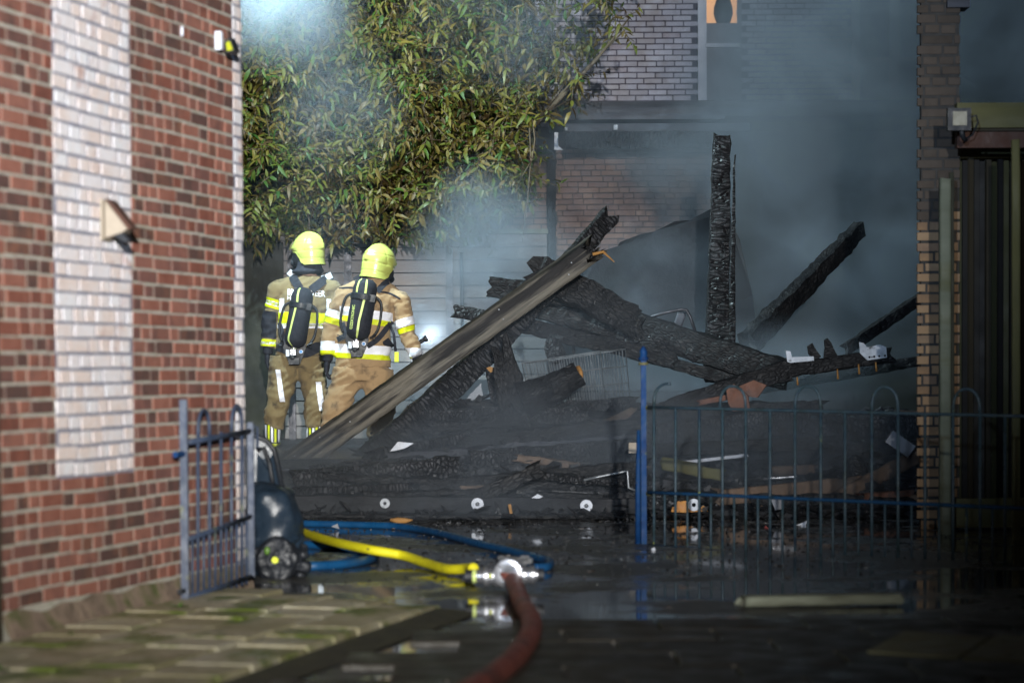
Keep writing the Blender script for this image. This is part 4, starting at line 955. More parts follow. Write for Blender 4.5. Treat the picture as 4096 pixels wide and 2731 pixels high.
# ------------------------------------------------------------------ gates
def gate_thing(name, loc, label): return thing(name, loc, label, 'gate')
gt = gate_thing('metal_gate', P(2590, 2200, 14.3), 'blue-grey hooped metal gate spanning from the blue post towards the dark doorway')
G0, G1 = Vector((P(2600, 2180, 14.4).x, 14.4, 0)), Vector((P(4110, 2280, 12.85).x, 12.85, 0))
GU = (G1 - G0).normalized(); GN = Vector((GU.y, -GU.x, 0))
def gp(px, py): return PP(px, py, G0, GN)
def grail(ya, yb, r_, m_, sag=0):
    pts = []
    for i in range(9):
        t_ = i / 8; q_ = gp(2592 + (4130 - 2592) * t_, ya + (yb - ya) * t_); pts.append(q_ + Vector((0, 0, -sag * math.sin(t_ * 3.14) + .004 * noise.noise(Vector((i, ya, 0))))))
    MB().tube(pts, r_, 8).obj('rail', M[m_], gt, smooth=True)
grail(1628, 1665, .009, 'barpaint'); grail(1968, 2034, .011, 'railpaint'); grail(2180, 2284, .009, 'railpaint')
xs_ = [2616, 2702, 2797, 2890, 2983, 3080, 3180, 3283, 3380, 3487, 3592, 3700, 3812, 3920, 4020]
def ry(px, a_, b_): return a_ + (b_ - a_) * (px - 2592) / 1538
for i, px in enumerate(xs_):
    hoop = i % 3 != 2
    MB().tube([gp(px, ry(px, 1628, 1665) - (0 if hoop else 4)) + GN * .0, gp(px, ry(px, 2255, 2400) + (10 if i else 0))], .0088, 6).obj('bar', M['barpaint'], gt, smooth=True)
    if i < len(xs_) - 1:
        mxp = (px + xs_[i + 1]) / 2
        MB().tube([gp(mxp, ry(mxp, 1968, 2034)), gp(mxp, ry(mxp, 2245, 2385))], .0075, 6).obj('short_bar', M['barpaint'], gt, smooth=True)
def hoop_o(xa, xb, rise=92, full=1.0):
    pts = []
    for k in range(13):
        t_ = k / 12 * full; an = math.pi * (1 - t_)
        x = (xa + xb) / 2 + (xb - xa) / 2 * math.cos(an); y = ry(x, 1628, 1665) - 8 - rise * math.sin(an) ** .7 if 0 < t_ < 1 else ry(x, 1628, 1665)
        pts.append(gp(x, y))
    MB().tube(pts, .0088, 6).obj('hoop', M['barpaint'], gt, smooth=True)
hoop_o(2616, 2730, 88, .55); hoop_o(2900, 2983, 88) if False else hoop_o(2880, 2983, 84); hoop_o(3180, 3283, 92); hoop_o(3487, 3592, 96); hoop_o(3812, 3920, 96)
# blue hinge post
bp_ = thing('gate_post', P(2570, 2170, 14.5), 'bright blue gate post with a pointed cap beside the hooped gate', 'post')
pz1 = P(2568, 1440, 14.5).z; pc = Vector((P(2576, 2170, 14.5).x, 14.5, 0))
MB().box(pc + Vector((0, 0, pz1 / 2)), (.032, .032, pz1)).obj('shaft', M['bluepaint'], bp_)
MB().lathe(Matrix.Translation(pc + Vector((0, 0, pz1))), [(.03, 0), (.032, .012), (.022, .02), (.024, .05), (.012, .075), (.002, .085)], 12).obj('cap', M['bluepaint'], bp_, smooth=True)
MB().lathe(Matrix.Translation(pc + Vector((0, 0, pz1 - .03))), [(.028, 0), (.03, .008), (.028, .016)], 10).obj('collar', M['olivewood'], bp_)
MB().tube([Vector((pc.x - .035, 14.5, .0)), Vector((pc.x - .035, 14.5, P(2550, 1960, 14.5).z)), Vector((pc.x - .03, 14.5, P(2550, 1720, 14.5).z))], [.019, .016, .012], 10).obj('stop_bar', M['bluepaint'], bp_, smooth=True)
for py in (1630, 1972): MB().lathe(Matrix.Translation(Vector((pc.x + .03, 14.48, P(2600, py, 14.5).z - .012))), [(.017, 0), (.02, .012), (.017, .024)], 8).obj('hinge', M['olivewood'], bp_)
for px, py in ((2703, 1655), (2590, 1950), (3020, 1905)):
    pass
# left gate folded against the wall
lg_ = gate_thing('metal_gate', on_wall(745, 2400, .12), 'grey-blue metal gate with two hoops folded flat against the brick house wall')
Q0 = PZ(742, 2418, 0); Q1 = PZ(1012, 2352, 0); QU = (Q1 - Q0).normalized(); QN = Vector((QU.y, -QU.x, 0))
def qp(px, py): return PP(px, py, Q0, QN)
zt0 = qp(742, 1597).z
MB().box(Q0 + Vector((0, 0, zt0 / 2)), (.034, .034, zt0)).obj('hinge_post', M['greygate'], lg_)
def qz(px, py): return qp(px, py).z
e1 = qz(1000, 1722)
MB().box(Vector((qp(1003, 1800).x, qp(1003, 1800).y, (qz(1003, 1722) + .06) / 2 + .02)), (.03, .03, qz(1003, 1722) - .02)).obj('end_post', M['greygate'], lg_)
def qrail(a_, b_, r_): MB().tube([qp(755, a_), qp(1010, b_)], r_, 8).obj('rail', M['greygate'], lg_, smooth=True)
qrail(1768, 1722, .013); qrail(2155, 2062, .012); qrail(2388, 2302, .012)
def qy(px, a_, b_): return a_ + (b_ - a_) * (px - 755) / 255
upx = [792, 838, 884, 926, 968]
for px in upx: MB().tube([qp(px, qy(px, 1768, 1722) - (0 if px != 884 else 18)), qp(px, qy(px, 2388, 2302) + 25)], .0085, 6).obj('bar', M['greygate'], lg_, smooth=True)
for px in (770, 815, 861, 905, 947, 986): MB().tube([qp(px, qy(px, 2155, 2062) - 12), qp(px, qy(px, 2388, 2302) + 25)], .0075, 6).obj('short_bar', M['greygate'], lg_, smooth=True)
for xa, xb in ((792, 838), (926, 968)):
    pts = []
    for k in range(13):
        an = math.pi * (1 - k / 12); x = (xa + xb) / 2 + (xb - xa) / 2 * math.cos(an)
        y = qy(x, 1768, 1722) - (118 if xa < 900 else 112) * math.sin(an) ** .6 if 0 < k < 12 else qy(x, 1768, 1722)
        pts.append(qp(x, y))
    MB().tube(pts, .0085, 6).obj('hoop', M['greygate'], lg_, smooth=True)
MB().tube([qp(742, 1815) + Vector((0, 0, 0)), qp(700, 1818)], .014, 8).obj('hinge_pin', M['bluepaint'], lg_)
MB().tube([qp(742, 2362), qp(718, 2365)], .012, 8).obj('hinge_pin', M['blackp'], lg_)
# weeds
def weed(px, py, lb, n=9, s_=.05):
    o_ = PZ(px, py, .03); t = thing('weed', o_, lb, 'weed'); b = MB()
    for i in range(n):
        an = R.uniform(0, 6.3); dr_ = Vector((math.cos(an), math.sin(an) * .6 - .3, R.uniform(.3, 1.1))).normalized(); L_ = R.uniform(.6, 1.2) * s_
        v_, f_ = leaf_mb(L_, L_ * .5, .5); x = dr_; y_ = Vector((0, 0, 1)).cross(x).normalized(); z = x.cross(y_)
        mx = Matrix(((x.x, y_.x, z.x, o_.x), (x.y, y_.y, z.y, o_.y), (x.z, y_.z, z.z, o_.z), (0, 0, 0, 1)))
        b.add([mx @ Vector(q_) for q_ in v_], f_, R.random())
    b.obj('leaves', M['leafgreen'], t, smooth=True)
weed(716, 2432, 'small bright green weed at the foot of the folded gate', 12, .045)
weed(300, 2540, 'tiny green weed at the wall foot left of the folded gate', 7, .035)
weed(12, 2680, 'green weed at the edge of the mossy paving near the wall end', 7, .05)

# ------------------------------------------------------------------ melted wheelie bin
BD = 12.35
bn = thing('melted_bin', P(1100, 2290, BD), 'half-melted black wheelie bin slumped against the gate end at the wall corner', 'bin')
def BPx(px, py, dy=0): return P(px, py, BD + dy)
secs = []; sg = 28; vs = []
prof = [(2292, 985, 1212, .20), (2230, 985, 1204, .22), (2160, 985, 1196, .23), (2080, 985, 1202, .24), (2010, 985, 1190, .24), (1968, 985, 1168, .23), (1950, 990, 1118, .17), (1940, 1010, 1070, .1)]
for py, xa, xb, dp_ in prof:
    a_, b_ = BPx(xa, py), BPx(xb, py); cx_ = (a_.x + b_.x) / 2; rx = (b_.x - a_.x) / 2
    secs.append((Vector((cx_, BD + .1, a_.z)), rx, dp_))
mb = MB().loft(secs, 40)
def melt(p): return .028 * noise.noise(p * 5) + .012 * noise.noise(p * 13) + (.035 * abs(noise.noise(p * 15)) if p.z < .2 else 0)
me = remesh(mb, .012, 3, melt); fromobj(me, 'body', M['binp'], bn)
# lid standing open behind
lid = [BPx(985, 2000, .2), BPx(985, 1742, .25), BPx(1020, 1740, .25), BPx(1072, 1765, .25), BPx(1098, 1800, .25), BPx(1112, 1860, .22), BPx(1130, 1960, .15), BPx(1135, 2000, .1)]
MB().prism(lid, (0, .03, 0)).obj('lid', M['binp'], bn)
MB().tube([p + Vector((0, -.01, 0)) for p in lid[1:]], .014, 8).obj('lid_rim', M['blackp'], bn, smooth=True)
MB().tube([BPx(1030, 1800, .2), BPx(1055, 1790, .2), BPx(1078, 1850, .18), BPx(1092, 1940, .14)], .012, 8).obj('lid_rib', M['blackp'], bn, smooth=True)
MB().tube([BPx(1012, 1705, .1), BPx(1030, 1708, .1), BPx(1030, 1790, .1)], .008, 6).obj('handle_bar', M['greygate'], bn)
MB().tube([BPx(1012, 1705, .1), BPx(1012, 1790, .1)], .008, 6).obj('handle_bar', M['greygate'], bn)
# melted wheel
wc_ = BPx(1112, 2238, -.14); ax_ = Matrix.Translation(wc_) @ Matrix.Rotation(rad(90), 4, 'X')
wm = MB().lathe(ax_, [(.03, .045), (.1, .04), (.115, 0), (.1, -.05), (.03, -.05)], 30)
def tirew(p): return .022 * noise.noise(p * 16) + .01 * abs(noise.noise(p * 40))
me = remesh(wm, .007, 1, tirew); fromobj(me, 'wheel', M['blackp'], bn)
MB().lathe(ax_ @ Matrix.Translation((-.01, .003, .05)), [(.002, .012), (.016, .012), (.019, 0)], 16).obj('yellow_hub_cap', M['lime'], bn)
MB().ball(wc_ + Vector((-.05, -.045, .05)), (.016, .01, .022), 5).obj('green_melted_patch', M['leafgreen'], bn, smooth=True)
rim_ = MB()
for i in range(60):
    p = BPx(R.uniform(1005, 1222), R.uniform(2180, 2300), -.12 + R.uniform(-.03, .08)); rim_.ball(p, (R.uniform(.012, .035), .02, R.uniform(.01, .028)), 4)
me = remesh(rim_, .009, 1, tirew); fromobj(me, 'melted_drips', M['blackp'], bn)

# ------------------------------------------------------------------ hoses
def smooth_pts(pts, n=8):
    out = []
    P_ = [pts[0]] + pts + [pts[-1]]
    for i in range(1, len(P_) - 2):
        for k in range(n):
            t_ = k / n; a_, b_, c_, d_ = P_[i - 1], P_[i], P_[i + 1], P_[i + 2]
            out.append(.5 * ((2 * b_) + (c_ - a_) * t_ + (2 * a_ - 5 * b_ + 4 * c_ - d_) * t_ * t_ + (3 * b_ - a_ - 3 * c_ + d_) * t_ ** 3))
    out.append(pts[-1]); return out
def hose(name, px, r_, m_, label, zs=None, flat=.92):
    pts = [PZ(x, y, zs[i] if zs else r_ * .95) for i, (x, y) in enumerate(px)]
    pts = smooth_pts(pts); rr = [r_ * (1 + .05 * noise.noise(p * 5)) for p in pts]
    o = MB().tube(pts, rr, 16).obj(name, M[m_], smooth=True); return tag(o, label, 'hose')
hose('fire_hose', [(1000, 2085), (1120, 2098), (1215, 2130), (1330, 2165), (1480, 2197), (1610, 2220), (1700, 2250), (1790, 2275), (1880, 2272), (1893, 2272)], .026, 'yhose', 'yellow fire hose running from behind the melted bin to the metal coupling', zs=[.03, .05, .075, .09, .08, .05, .03, .03, .05, .08])
hose('fire_hose', [(1000, 2080), (1200, 2092), (1400, 2097), (1600, 2105), (1750, 2130), (1900, 2170), (2050, 2205), (2140, 2228), (2195, 2245), (2190, 2265), (2140, 2270)], .023, 'bhose', 'blue fire hose curving across the wet ground into the right side of the coupling')
hose('fire_hose', [(1000, 2172), (1200, 2176), (1340, 2185), (1450, 2196), (1500, 2214), (1480, 2235), (1400, 2252), (1280, 2262), (1215, 2264), (1000, 2268)], .024, 'bhose', 'blue fire hose making a tight loop beside the melted bin')
rh_ = hose('fire_hose', [(2035, 2290), (2048, 2310), (2070, 2370), (2095, 2425), (2122, 2475), (2122, 2530), (2075, 2610), (1990, 2690), (1900, 2750), (1750, 2850)], .041, 'rhose', 'thick dull red supply hose coming from the coupling towards the viewer', zs=[.10, .07, .045, .04, .04, .04, .04, .04, .04, .04])
cpl = thing('hose_coupling', PZ(2030, 2330, 0), 'silver two-way hose coupling where the red, yellow and blue hoses meet', 'coupling')
cc = PZ(2035, 2292, .095)
rx = Matrix.Translation(cc) @ Matrix.Rotation(rad(90), 4, 'X') @ Matrix.Rotation(rad(-8), 4, 'Y')
MB().lathe(rx, [(.044, .03), (.064, .028), (.07, .015), (.07, -.02), (.055, -.03), (.045, -.06), (.05, -.12)], 28).obj('inlet_ring', M['alu'], cpl, smooth=False)
MB().lathe(rx @ Matrix.Translation((0, 0, .018)), [(.049, .014), (.066, .012), (.066, 0), (.049, 0)], 28).obj('white_collar', M['alu'], cpl)
lx = Matrix.Translation(cc + Vector((-.03, .03, -.015))) @ Matrix.Rotation(rad(-90), 4, 'Y')
MB().lathe(lx, [(.04, 0), (.05, .02), (.052, .035), (.04, .04), (.042, .06), (.05, .065), (.05, .085), (.034, .09), (.03, .13)], 24).obj('left_outlet', M['alu'], cpl)
MB().lathe(lx @ Matrix.Translation((0, 0, .11)), [(.03, 0), (.032, .03)], 18).obj('brass_ring', M['paleyellow'], cpl)
MB().lathe(lx @ Matrix.Translation((0, 0, .138)), [(.031, 0), (.031, .036)], 18).obj('black_binding', M['blackp'], cpl)
rxx = Matrix.Translation(cc + Vector((.05, .03, -.01))) @ Matrix.Rotation(rad(90), 4, 'Y')
MB().lathe(rxx, [(.038, 0), (.048, .015), (.048, .03), (.04, .034), (.042, .05), (.046, .054), (.046, .07), (.03, .075), (.028, .1)], 24).obj('right_outlet', M['alu'], cpl)
MB().lathe(rxx @ Matrix.Translation((0, 0, .085)), [(.03, 0), (.03, .03)], 18).obj('black_binding', M['blackp'], cpl)
MB().box(cc + Vector((.03, .06, .062)), (.16, .05, .022), Matrix.Rotation(rad(4), 3, 'Y')).obj('valve_lever', M['blackp'], cpl)
MB().ball(cc + Vector((-.04, .05, .06)), (.025, .02, .018), 6).obj('lever_knob', M['blackp'], cpl, smooth=True)
MB().box(cc + Vector((.075, .05, .06)), (.04, .03, .04)).obj('lever_end', M['blackp'], cpl)
MB().ball(cc + Vector((-.085, -.012, -.01)), (.006, .005, .01), 5).obj('lime_tag', M['lime'], cpl)
# pale plank in the puddle
pl = cbeam('pale_plank', PZ(2965, 2402, .03), PZ(3590, 2392, .03), .12, .045, 'paleplank', seg=20, amp=.004, jag=.03)
tag(pl, 'pale greenish plank lying in the puddle in front of the gate', 'plank')
tag(MB().tube([P(2612, 2190, 14.0), P(2618, 2215, 14.0), P(2630, 2235, 14.0), P(2622, 2262, 14.0)], [.012, .016, .014, .006], 8).obj('white_cable_end', M['white'], smooth=True), 'short curled white plastic piece at the foot of the blue post', 'scrap')
# bits floating in the yard
fl_ = MB()
for i in range(34):
    px, py = R.uniform(1400, 3600), R.uniform(2095, 2440); p = PZ(px, py, .006); s_ = R.uniform(.008, .028)
    if py > 2300 and R.random() < .6: continue
    a0 = R.uniform(0, 6); fl_.prism([p + Vector((math.cos(a0 + k * 1.26), math.sin(a0 + k * 1.26), 0)) * s_ * R.uniform(.5, 1.2) for k in range(5)], (0, 0, .005))
fl_.r = [R.random() for _ in fl_.f]
M['flake'] = mat('burnt_litter', [(.01, .01, .01), (.05, .045, .04), (.07, .05, .04), (.14, .14, .14)], .5, 9, .2, rnd=.9)
tag(fl_.obj('litter_flakes', M['flake'], kind='stuff'), 'small burnt flakes scattered over the wet yard', 'litter')
# ------------------------------------------------------------------ firefighters
def fp(cx, cy, d): return P(950 + cx / 1.568, 850 + cy / 1.568, d)
def clip(src, planes, off, name, m, parent, smooth=True):
    """copy of the garment surface cut by planes (point, normal to keep), pushed out a little: a tape sewn on"""
    bm = bmesh.new(); bm.from_mesh(src.data); L0 = WL[parent.name]
    for co, no in planes:
        g = bm.verts[:] + bm.edges[:] + bm.faces[:]
        bmesh.ops.bisect_plane(bm, geom=g, dist=1e-5, plane_co=Vector(co) - L0, plane_no=no, clear_inner=True, clear_outer=False)
    bm.normal_update()
    nn = {v_: v_.normal.copy() for v_ in bm.verts}
    for v_ in bm.verts: v_.co += nn[v_] * off
    me = bpy.data.meshes.new(name); bm.to_mesh(me); bm.free(); me.materials.append(m)
    if smooth: me.polygons.foreach_set('use_smooth', [True] * len(me.polygons))
    o = bpy.data.objects.new(name, me); C.objects.link(o); o.parent = src; WL[o.name] = L0
    return o
def folds(axes, seed, amp=.0115):
    def f(p):
        q = p + Vector((seed, 0, 0))
        a = noise.noise(Vector((q.x * 5, q.y * 5, q.z * 9))) * amp
        b = -abs(noise.noise(Vector((q.x * 7 + q.z * 3, q.y * 5, q.z * 13 - q.x * 5)))) * amp * 2.0
        return a + b + noise.noise(q * 34) * amp * .22
    return f
def helmet(parent, c, yaw, pitch, roll_, s_=1.0):
    mx = Matrix.Translation(c) @ Matrix.Rotation(yaw, 4, 'Z') @ Matrix.Rotation(pitch, 4, 'X') @ Matrix.Rotation(roll_, 4, 'Y') @ Matrix.Scale(s_, 4)
    na, nt_ = 56, 26; vs = []
    def surf(a, t_, extra=0):
        front = math.cos(a)        # a = 0 is the face side (+y)
        zb = -.155 + .05 * max(0, front + .15) ** .6 + (.075 if front > .35 else .075 * max(0, (front - .05) / .3) if front > .05 else 0)
        if t_ < .62:
            ph = t_ / .62 * math.pi / 2; r = math.sin(ph); z = math.cos(ph) * .135
        else:
            k = (t_ - .62) / .38; r = 1 - .05 * k + (.03 * max(0, k - .8) / .2); z = zb * k
            if front > .5: r += .0
        rx_, ry_ = .128, .15
        x, y = math.sin(a) * rx_ * r, math.cos(a) * ry_ * r
        p = Vector((x, y, z))
        crest = math.exp(-(x / .022) ** 2) * .011 * (1 if z > -.02 else 0)
        if front > .2 and z < .05: p.y += .022 * max(0, 1 - abs(z - .0) / .05) * front   # brow
        side = math.exp(-((p.y - .03) / .045) ** 2 - ((z + .045) / .035) ** 2) * .012
        n_ = Vector((x / rx_ ** 2, y / ry_ ** 2, max(z, 0) / .135 ** 2)).normalized() if r or z else Vector((0, 0, 1))
        # pressed lines around the shell
        g = -.004 * math.exp(-((z - .035 - .1 * abs(x)) / .0035) ** 2) - .004 * math.exp(-((z + .03) / .0035) ** 2) - .003 * math.exp(-((z + .1) / .004) ** 2)
        g += -.004 * math.exp(-((p.y + .03 + z * .15) / .004) ** 2) * (1 if z > -.03 else 0)
        return p + n_ * (crest + side + g + extra)
    for j in range(nt_ * 2 + 1):
        for i in range(na * 2): vs.append(surf(2 * math.pi * i / (na * 2), max(.004, j / (nt_ * 2))))
    m2 = na * 2; inner = len(vs)
    for i in range(m2): vs.append(surf(2 * math.pi * i / m2, 1.0) * .93)
    fs = [(j * m2 + i, (j + 1) * m2 + i, (j + 1) * m2 + (i + 1) % m2, j * m2 + (i + 1) % m2) for j in range(nt_ * 2) for i in range(m2)]
    fs += [(nt_ * 2 * m2 + i, inner + i, inner + (i + 1) % m2, nt_ * 2 * m2 + (i + 1) % m2) for i in range(m2)]
    fs += [tuple(range(m2))]
    h = MB().add([mx @ v_ for v_ in vs], fs).obj('helmet', M['helmet'], parent, smooth=True)
    MB().add([mx @ (surf(2 * math.pi * i / m2, 1.0 - k * .028, .0035)) for k in (0, 1) for i in range(m2)], [(i, (i + 1) % m2, m2 + (i + 1) % m2, m2 + i) for i in range(m2)]).obj('edge_trim', M['helmet'], h, smooth=True)
    # face mask with visor under the brim, ear holder
    MB().ball(mx @ Vector((0, .1, -.08)), (.07, .055, .07), 10).obj('face_mask', M['blackp'], parent, smooth=True)
    MB().lathe(mx @ Matrix.Translation((0, .15, -.12)) @ Matrix.Rotation(rad(-80), 4, 'X'), [(.03, 0), (.034, .02), (.026, .035)], 14).obj('mask_filter', M['blackp'], parent)
    return h, mx
def tape_on(bvh, pts, wd, off, name, m, parent, dirn, thick=.004):
    """a strap laid on the garment: path points cast onto the surface along dirn"""
    pts = smooth_pts(pts, 6); hit = []
    for p in pts:
        h_ = bvh.ray_cast(p - dirn * .6, dirn)
        q = h_[0] if h_[0] else p; nrm = h_[1] if h_[0] else -dirn
        hit.append((q, nrm))
    vs = []; n = len(hit)
    for i, (q, nrm) in enumerate(hit):
        t_ = (hit[min(i + 1, n - 1)][0] - hit[max(i - 1, 0)][0]).normalized(); s_ = t_.cross(-dirn).normalized(); up = -dirn
        for a_, b_ in ((-1, 0), (-1, 1), (1, 1), (1, 0)): vs.append(q + s_ * (a_ * wd / 2) + up * (off - .012 + b_ * (thick + .012)))
    fs = [(i * 4 + k, i * 4 + (k + 1) % 4, (i + 1) * 4 + (k + 1) % 4, (i + 1) * 4 + k) for i in range(n - 1) for k in range(4)]
    fs += [(0, 1, 2, 3), ((n - 1) * 4, (n - 1) * 4 + 3, (n - 1) * 4 + 2, (n - 1) * 4 + 1)]
    return MB().add(vs, fs).obj(name, m, parent)
def text_on(bvh, s_, pos, size, dirn, right, up, m, name, parent, bold=.02, off=.006, align='LEFT', fit=None):
    cu = bpy.data.curves.new('t', 'FONT'); cu.body = s_; cu.size = size; cu.offset = bold * size; cu.align_x = align; cu.resolution_u = 3
    to = bpy.data.objects.new('t', cu); C.objects.link(to); dg = bpy.context.evaluated_depsgraph_get(); dg.update()
    me = bpy.data.meshes.new_from_object(to.evaluated_get(dg)); bpy.data.objects.remove(to)
    if fit: k_ = fit / max(v_.co.x for v_ in me.vertices); me.transform(Matrix.Diagonal((k_, 1, 1, 1)))
    for v_ in me.vertices:
        p = pos + right * v_.co.x + up * v_.co.y
        h_ = bvh.ray_cast(p - dirn * .5, dirn) if bvh else (p,)
        v_.co = (h_[0] if h_[0] else p) - dirn * off
    return fromobj(me, name, m, parent, False)
def hand(mb, w_, d_, side, s_=1.0):
    """gloved hand: palm, four unequal bent fingers and a thumb"""
    d_ = d_.normalized(); fwd = Vector((0, 1, 0)); n_ = d_.cross(fwd).normalized(); f2 = n_.cross(d_).normalized()
    mb.tube([w_, w_ + d_ * .05 * s_, w_ + d_ * .1 * s_], [(.036, .026), (.048, .027), (.045, .022)], 12, up=tuple(n_))
    for k, (l_, o_) in enumerate(((.07, -.032), (.08, -.011), (.075, .011), (.058, .031))):
        b = w_ + d_ * .095 * s_ + f2 * o_
        mb.tube([b - d_ * .03, b + d_ * l_ * .4 + n_ * side * .006, b + d_ * l_ * .75 + n_ * side * .024, b + d_ * l_ * .85 + n_ * side * .045], [.0125, .0125, .0115, .009], 8)
    b = w_ + d_ * .04 * s_ + f2 * .035
    mb.tube([b - f2 * .015, b + f2 * .02 + d_ * .025, b + f2 * .026 + d_ * .062], [.016, .0145, .010], 8)

def firefighter(cfg):
    d = cfg['d']; J = lambda cx, cy, dd=0: fp(cx, cy, d + dd); px_m = d / FP / 1.568   # metres per crop pixel
    feet = cfg['feet']; root = thing('person', Vector((J(*feet[0]).x * .5 + J(*feet[1]).x * .5, d, TZ)), cfg['label'], 'person')
    cloth = cfg['cloth']; hx = cfg['head']
    hd = J(*hx)
    # the body inside the clothes, one surface with head, ears and nose
    bb_ = MB(); T = cfg['torso']
    bb_.loft([(J(cx, cy), rx * .8, ry * .8) for cx, cy, rx, ry in T], 18)
    bb_.tube([J(T[0][0], T[0][1] + 60), hd + Vector((0, 0, -.06))], .058, 12)
    bb_.ball(hd + Vector((0, 0, -.03)), (.076, .098, .12), 10)
    fdir = Matrix.Rotation(cfg['yaw'], 3, 'Z') @ Vector((0, 1, 0)); sdir = Matrix.Rotation(cfg['yaw'], 3, 'Z') @ Vector((1, 0, 0))
    bb_.ball(hd + fdir * .1 + Vector((0, 0, -.05)), (.016, .02, .03), 6)
    for s_ in (-1, 1): bb_.ball(hd + sdir * .078 * s_ + Vector((0, 0, -.05)), (.014, .022, .03), 6)
    for arm in cfg['arms']: bb_.tube([J(*p[:3]) for p in arm], [.055, .045, .032], 10)
    for leg in cfg['legs']: bb_.tube([J(*p[:3]) for p in leg], [.085, .06, .042], 10)
    me = remesh(bb_, .013, 2); fromobj(me, 'body', M['skin'], root)
    # jacket
    jk = MB(); jk.loft([(J(cx, cy), rx, ry) for cx, cy, rx, ry in T], 28)
    for arm in cfg['arms']:
        a = [J(*p[:3]) for p in arm]; r_ = [p[3] for p in arm]
        mid1, mid2 = a[0].lerp(a[1], .5), a[1].lerp(a[2], .5)
        jk.tube([J(T[1][0], T[1][1] + 22), a[0]], [.1, r_[0]], 16)
        jk.ball(a[0], r_[0] * 1.0, 9)
        jk.tube([a[0], mid1, a[1], mid2, a[2]], [r_[0], (r_[0] + r_[1]) / 2, r_[1], (r_[1] + r_[2]) / 2 * 1.02, r_[2]], 18)
    me = remesh(jk, .0115, 5, folds(None, cfg['seed']))
    jacket = fromobj(me, 'jacket', cloth, root)
    # trousers
    tr_ = MB(); a0, a1 = [J(*l[0][:3]) for l in cfg['legs']]
    pc_ = (a0 + a1) / 2; hwid = abs(a1.x - a0.x) / 2
    hm = T[-1]
    tr_.loft([(J(hm[0], hm[1] - 40), hm[2] * .86, hm[3] * .9), (J(hm[0], hm[1]), hm[2] * .9, hm[3] * .95), (pc_ + Vector((0, 0, .06)), hwid + .125, .15), (pc_ + Vector((0, 0, -.04)), hwid + .125, .15)], 24)
    for leg in cfg['legs']:
        a = [J(*p[:3]) for p in leg]; r_ = [p[3] for p in leg]
        tr_.tube([a[0] + Vector((0, 0, .05)), a[0].lerp(a[1], .5), a[1], a[1].lerp(a[2], .55), a[2]], [r_[0], (r_[0] + r_[1]) / 2, r_[1], (r_[1] + r_[2]) / 2, r_[2]], 18)
    me = remesh(tr_, .0125, 5, folds(None, cfg['seed'] + 40, .016))
    trousers = fromobj(me, 'trousers', cloth, root)
    # boots
    for leg, ft in zip(cfg['legs'], feet):
        b = MB(); an = J(*leg[2][:3]); f = J(*ft); fz = TZ + .0
        b.tube([an + Vector((0, 0, .03)), Vector((f.x, f.y - .02, fz + .12)), Vector((f.x, f.y - .02, fz + .05))], [.072, .066, .062], 14)
        b.tube([Vector((f.x, f.y - .075, fz + .045)), Vector((f.x, f.y + .05, fz + .05)), Vector((f.x, f.y + .17, fz + .04)), Vector((f.x, f.y + .21, fz + .035))], [(.046, .042), (.054, .048), (.05, .038), (.03, .025)], 14)
        me = remesh(b, .009, 2); bo = fromobj(me, 'boot', M['blackp'], root)
        if cfg.get('boot_tape'):
            for k in range(5):
                x_ = f.x - .055 + .028 * k
                clip(bo, [((x_ - .009, 0, 0), (1, 0, 0)), ((x_ + .009, 0, 0), (-1, 0, 0)), ((0, 0, fz + .045), (0, 0, 1)), ((0, 0, fz + .2), (0, 0, -1))], .004, 'boot_tape', M['lime'] if k % 2 else M['silver'], bo)
            clip(bo, [((0, 0, fz + .035), (0, 0, -1)), ((0, 0, fz + .0), (0, 0, 1))], .006, 'sole_band', M['lime'], bo)
    # gloves
    for arm, s_ in zip(cfg['arms'], (1, -1)):
        g = MB(); w_ = J(*arm[2][:3]); e_ = J(*arm[1][:3]); dd = (w_ - e_).normalized(); dd = (dd + Vector((0, .1, -.5))).normalized()
        g.tube([w_ - dd * .03, w_ + dd * .05], [.05, .046], 14)
        hand(g, w_ + dd * .03, dd, s_, 1.1); me = remesh(g, .0065, 1); fromobj(me, 'glove', M['black'], root)
    # fire hood covering the neck
    hb_ = MB(); hb_.ball(hd + Vector((0, 0, -.04)), (.1, .12, .13), 10)
    for q_ in cfg['hood']: pass
    hb_.loft([(J(cx, cy), rx, ry) for cx, cy, rx, ry in cfg['hood']], 24)
    me = remesh(hb_, .011, 4, folds(None, 3, .006)); fromobj(me, 'hood', M['black'], root)
    hm_, hmx = helmet(root, hd, cfg['yaw'], cfg['pitch'], cfg['roll'], cfg.get('hs', 1))
    fwd = Vector((0, 1, 0))
    jb = BVHTree.FromPolygons([v_.co + WL[jacket.name] for v_ in jacket.data.vertices], [tuple(p.vertices) for p in jacket.data.polygons])
    # tapes: (quad limits as crop-pixel lines) -> planes
    for (p0, p1, up_, dn_, x0_, x1_, m_) in cfg['tapes']:
        a_, b_ = J(*p0), J(*p1); t_ = (b_ - a_); t_.y = 0; t_.normalize(); n_ = Vector((-t_.z, 0, t_.x))
        if n_.z < 0: n_ = -n_
        pl_ = [(a_ + n_ * up_ * px_m, -n_), (a_ - n_ * dn_ * px_m, n_)]
        if x0_ is not None: q_ = J(*x0_[0]); nn = Vector((x0_[1][0], 0, x0_[1][1])); pl_.append((q_, nn))
        if x1_ is not None: q_ = J(*x1_[0]); nn = Vector((x1_[1][0], 0, x1_[1][1])); pl_.append((q_, nn))
        if abs(p0[0] - p1[0]) < 3: pl_.append((Vector((0, d - .02, 0)), Vector((0, -1, 0))))
        clip(jacket, pl_, .005, 'reflective_tape', M[m_], jacket)
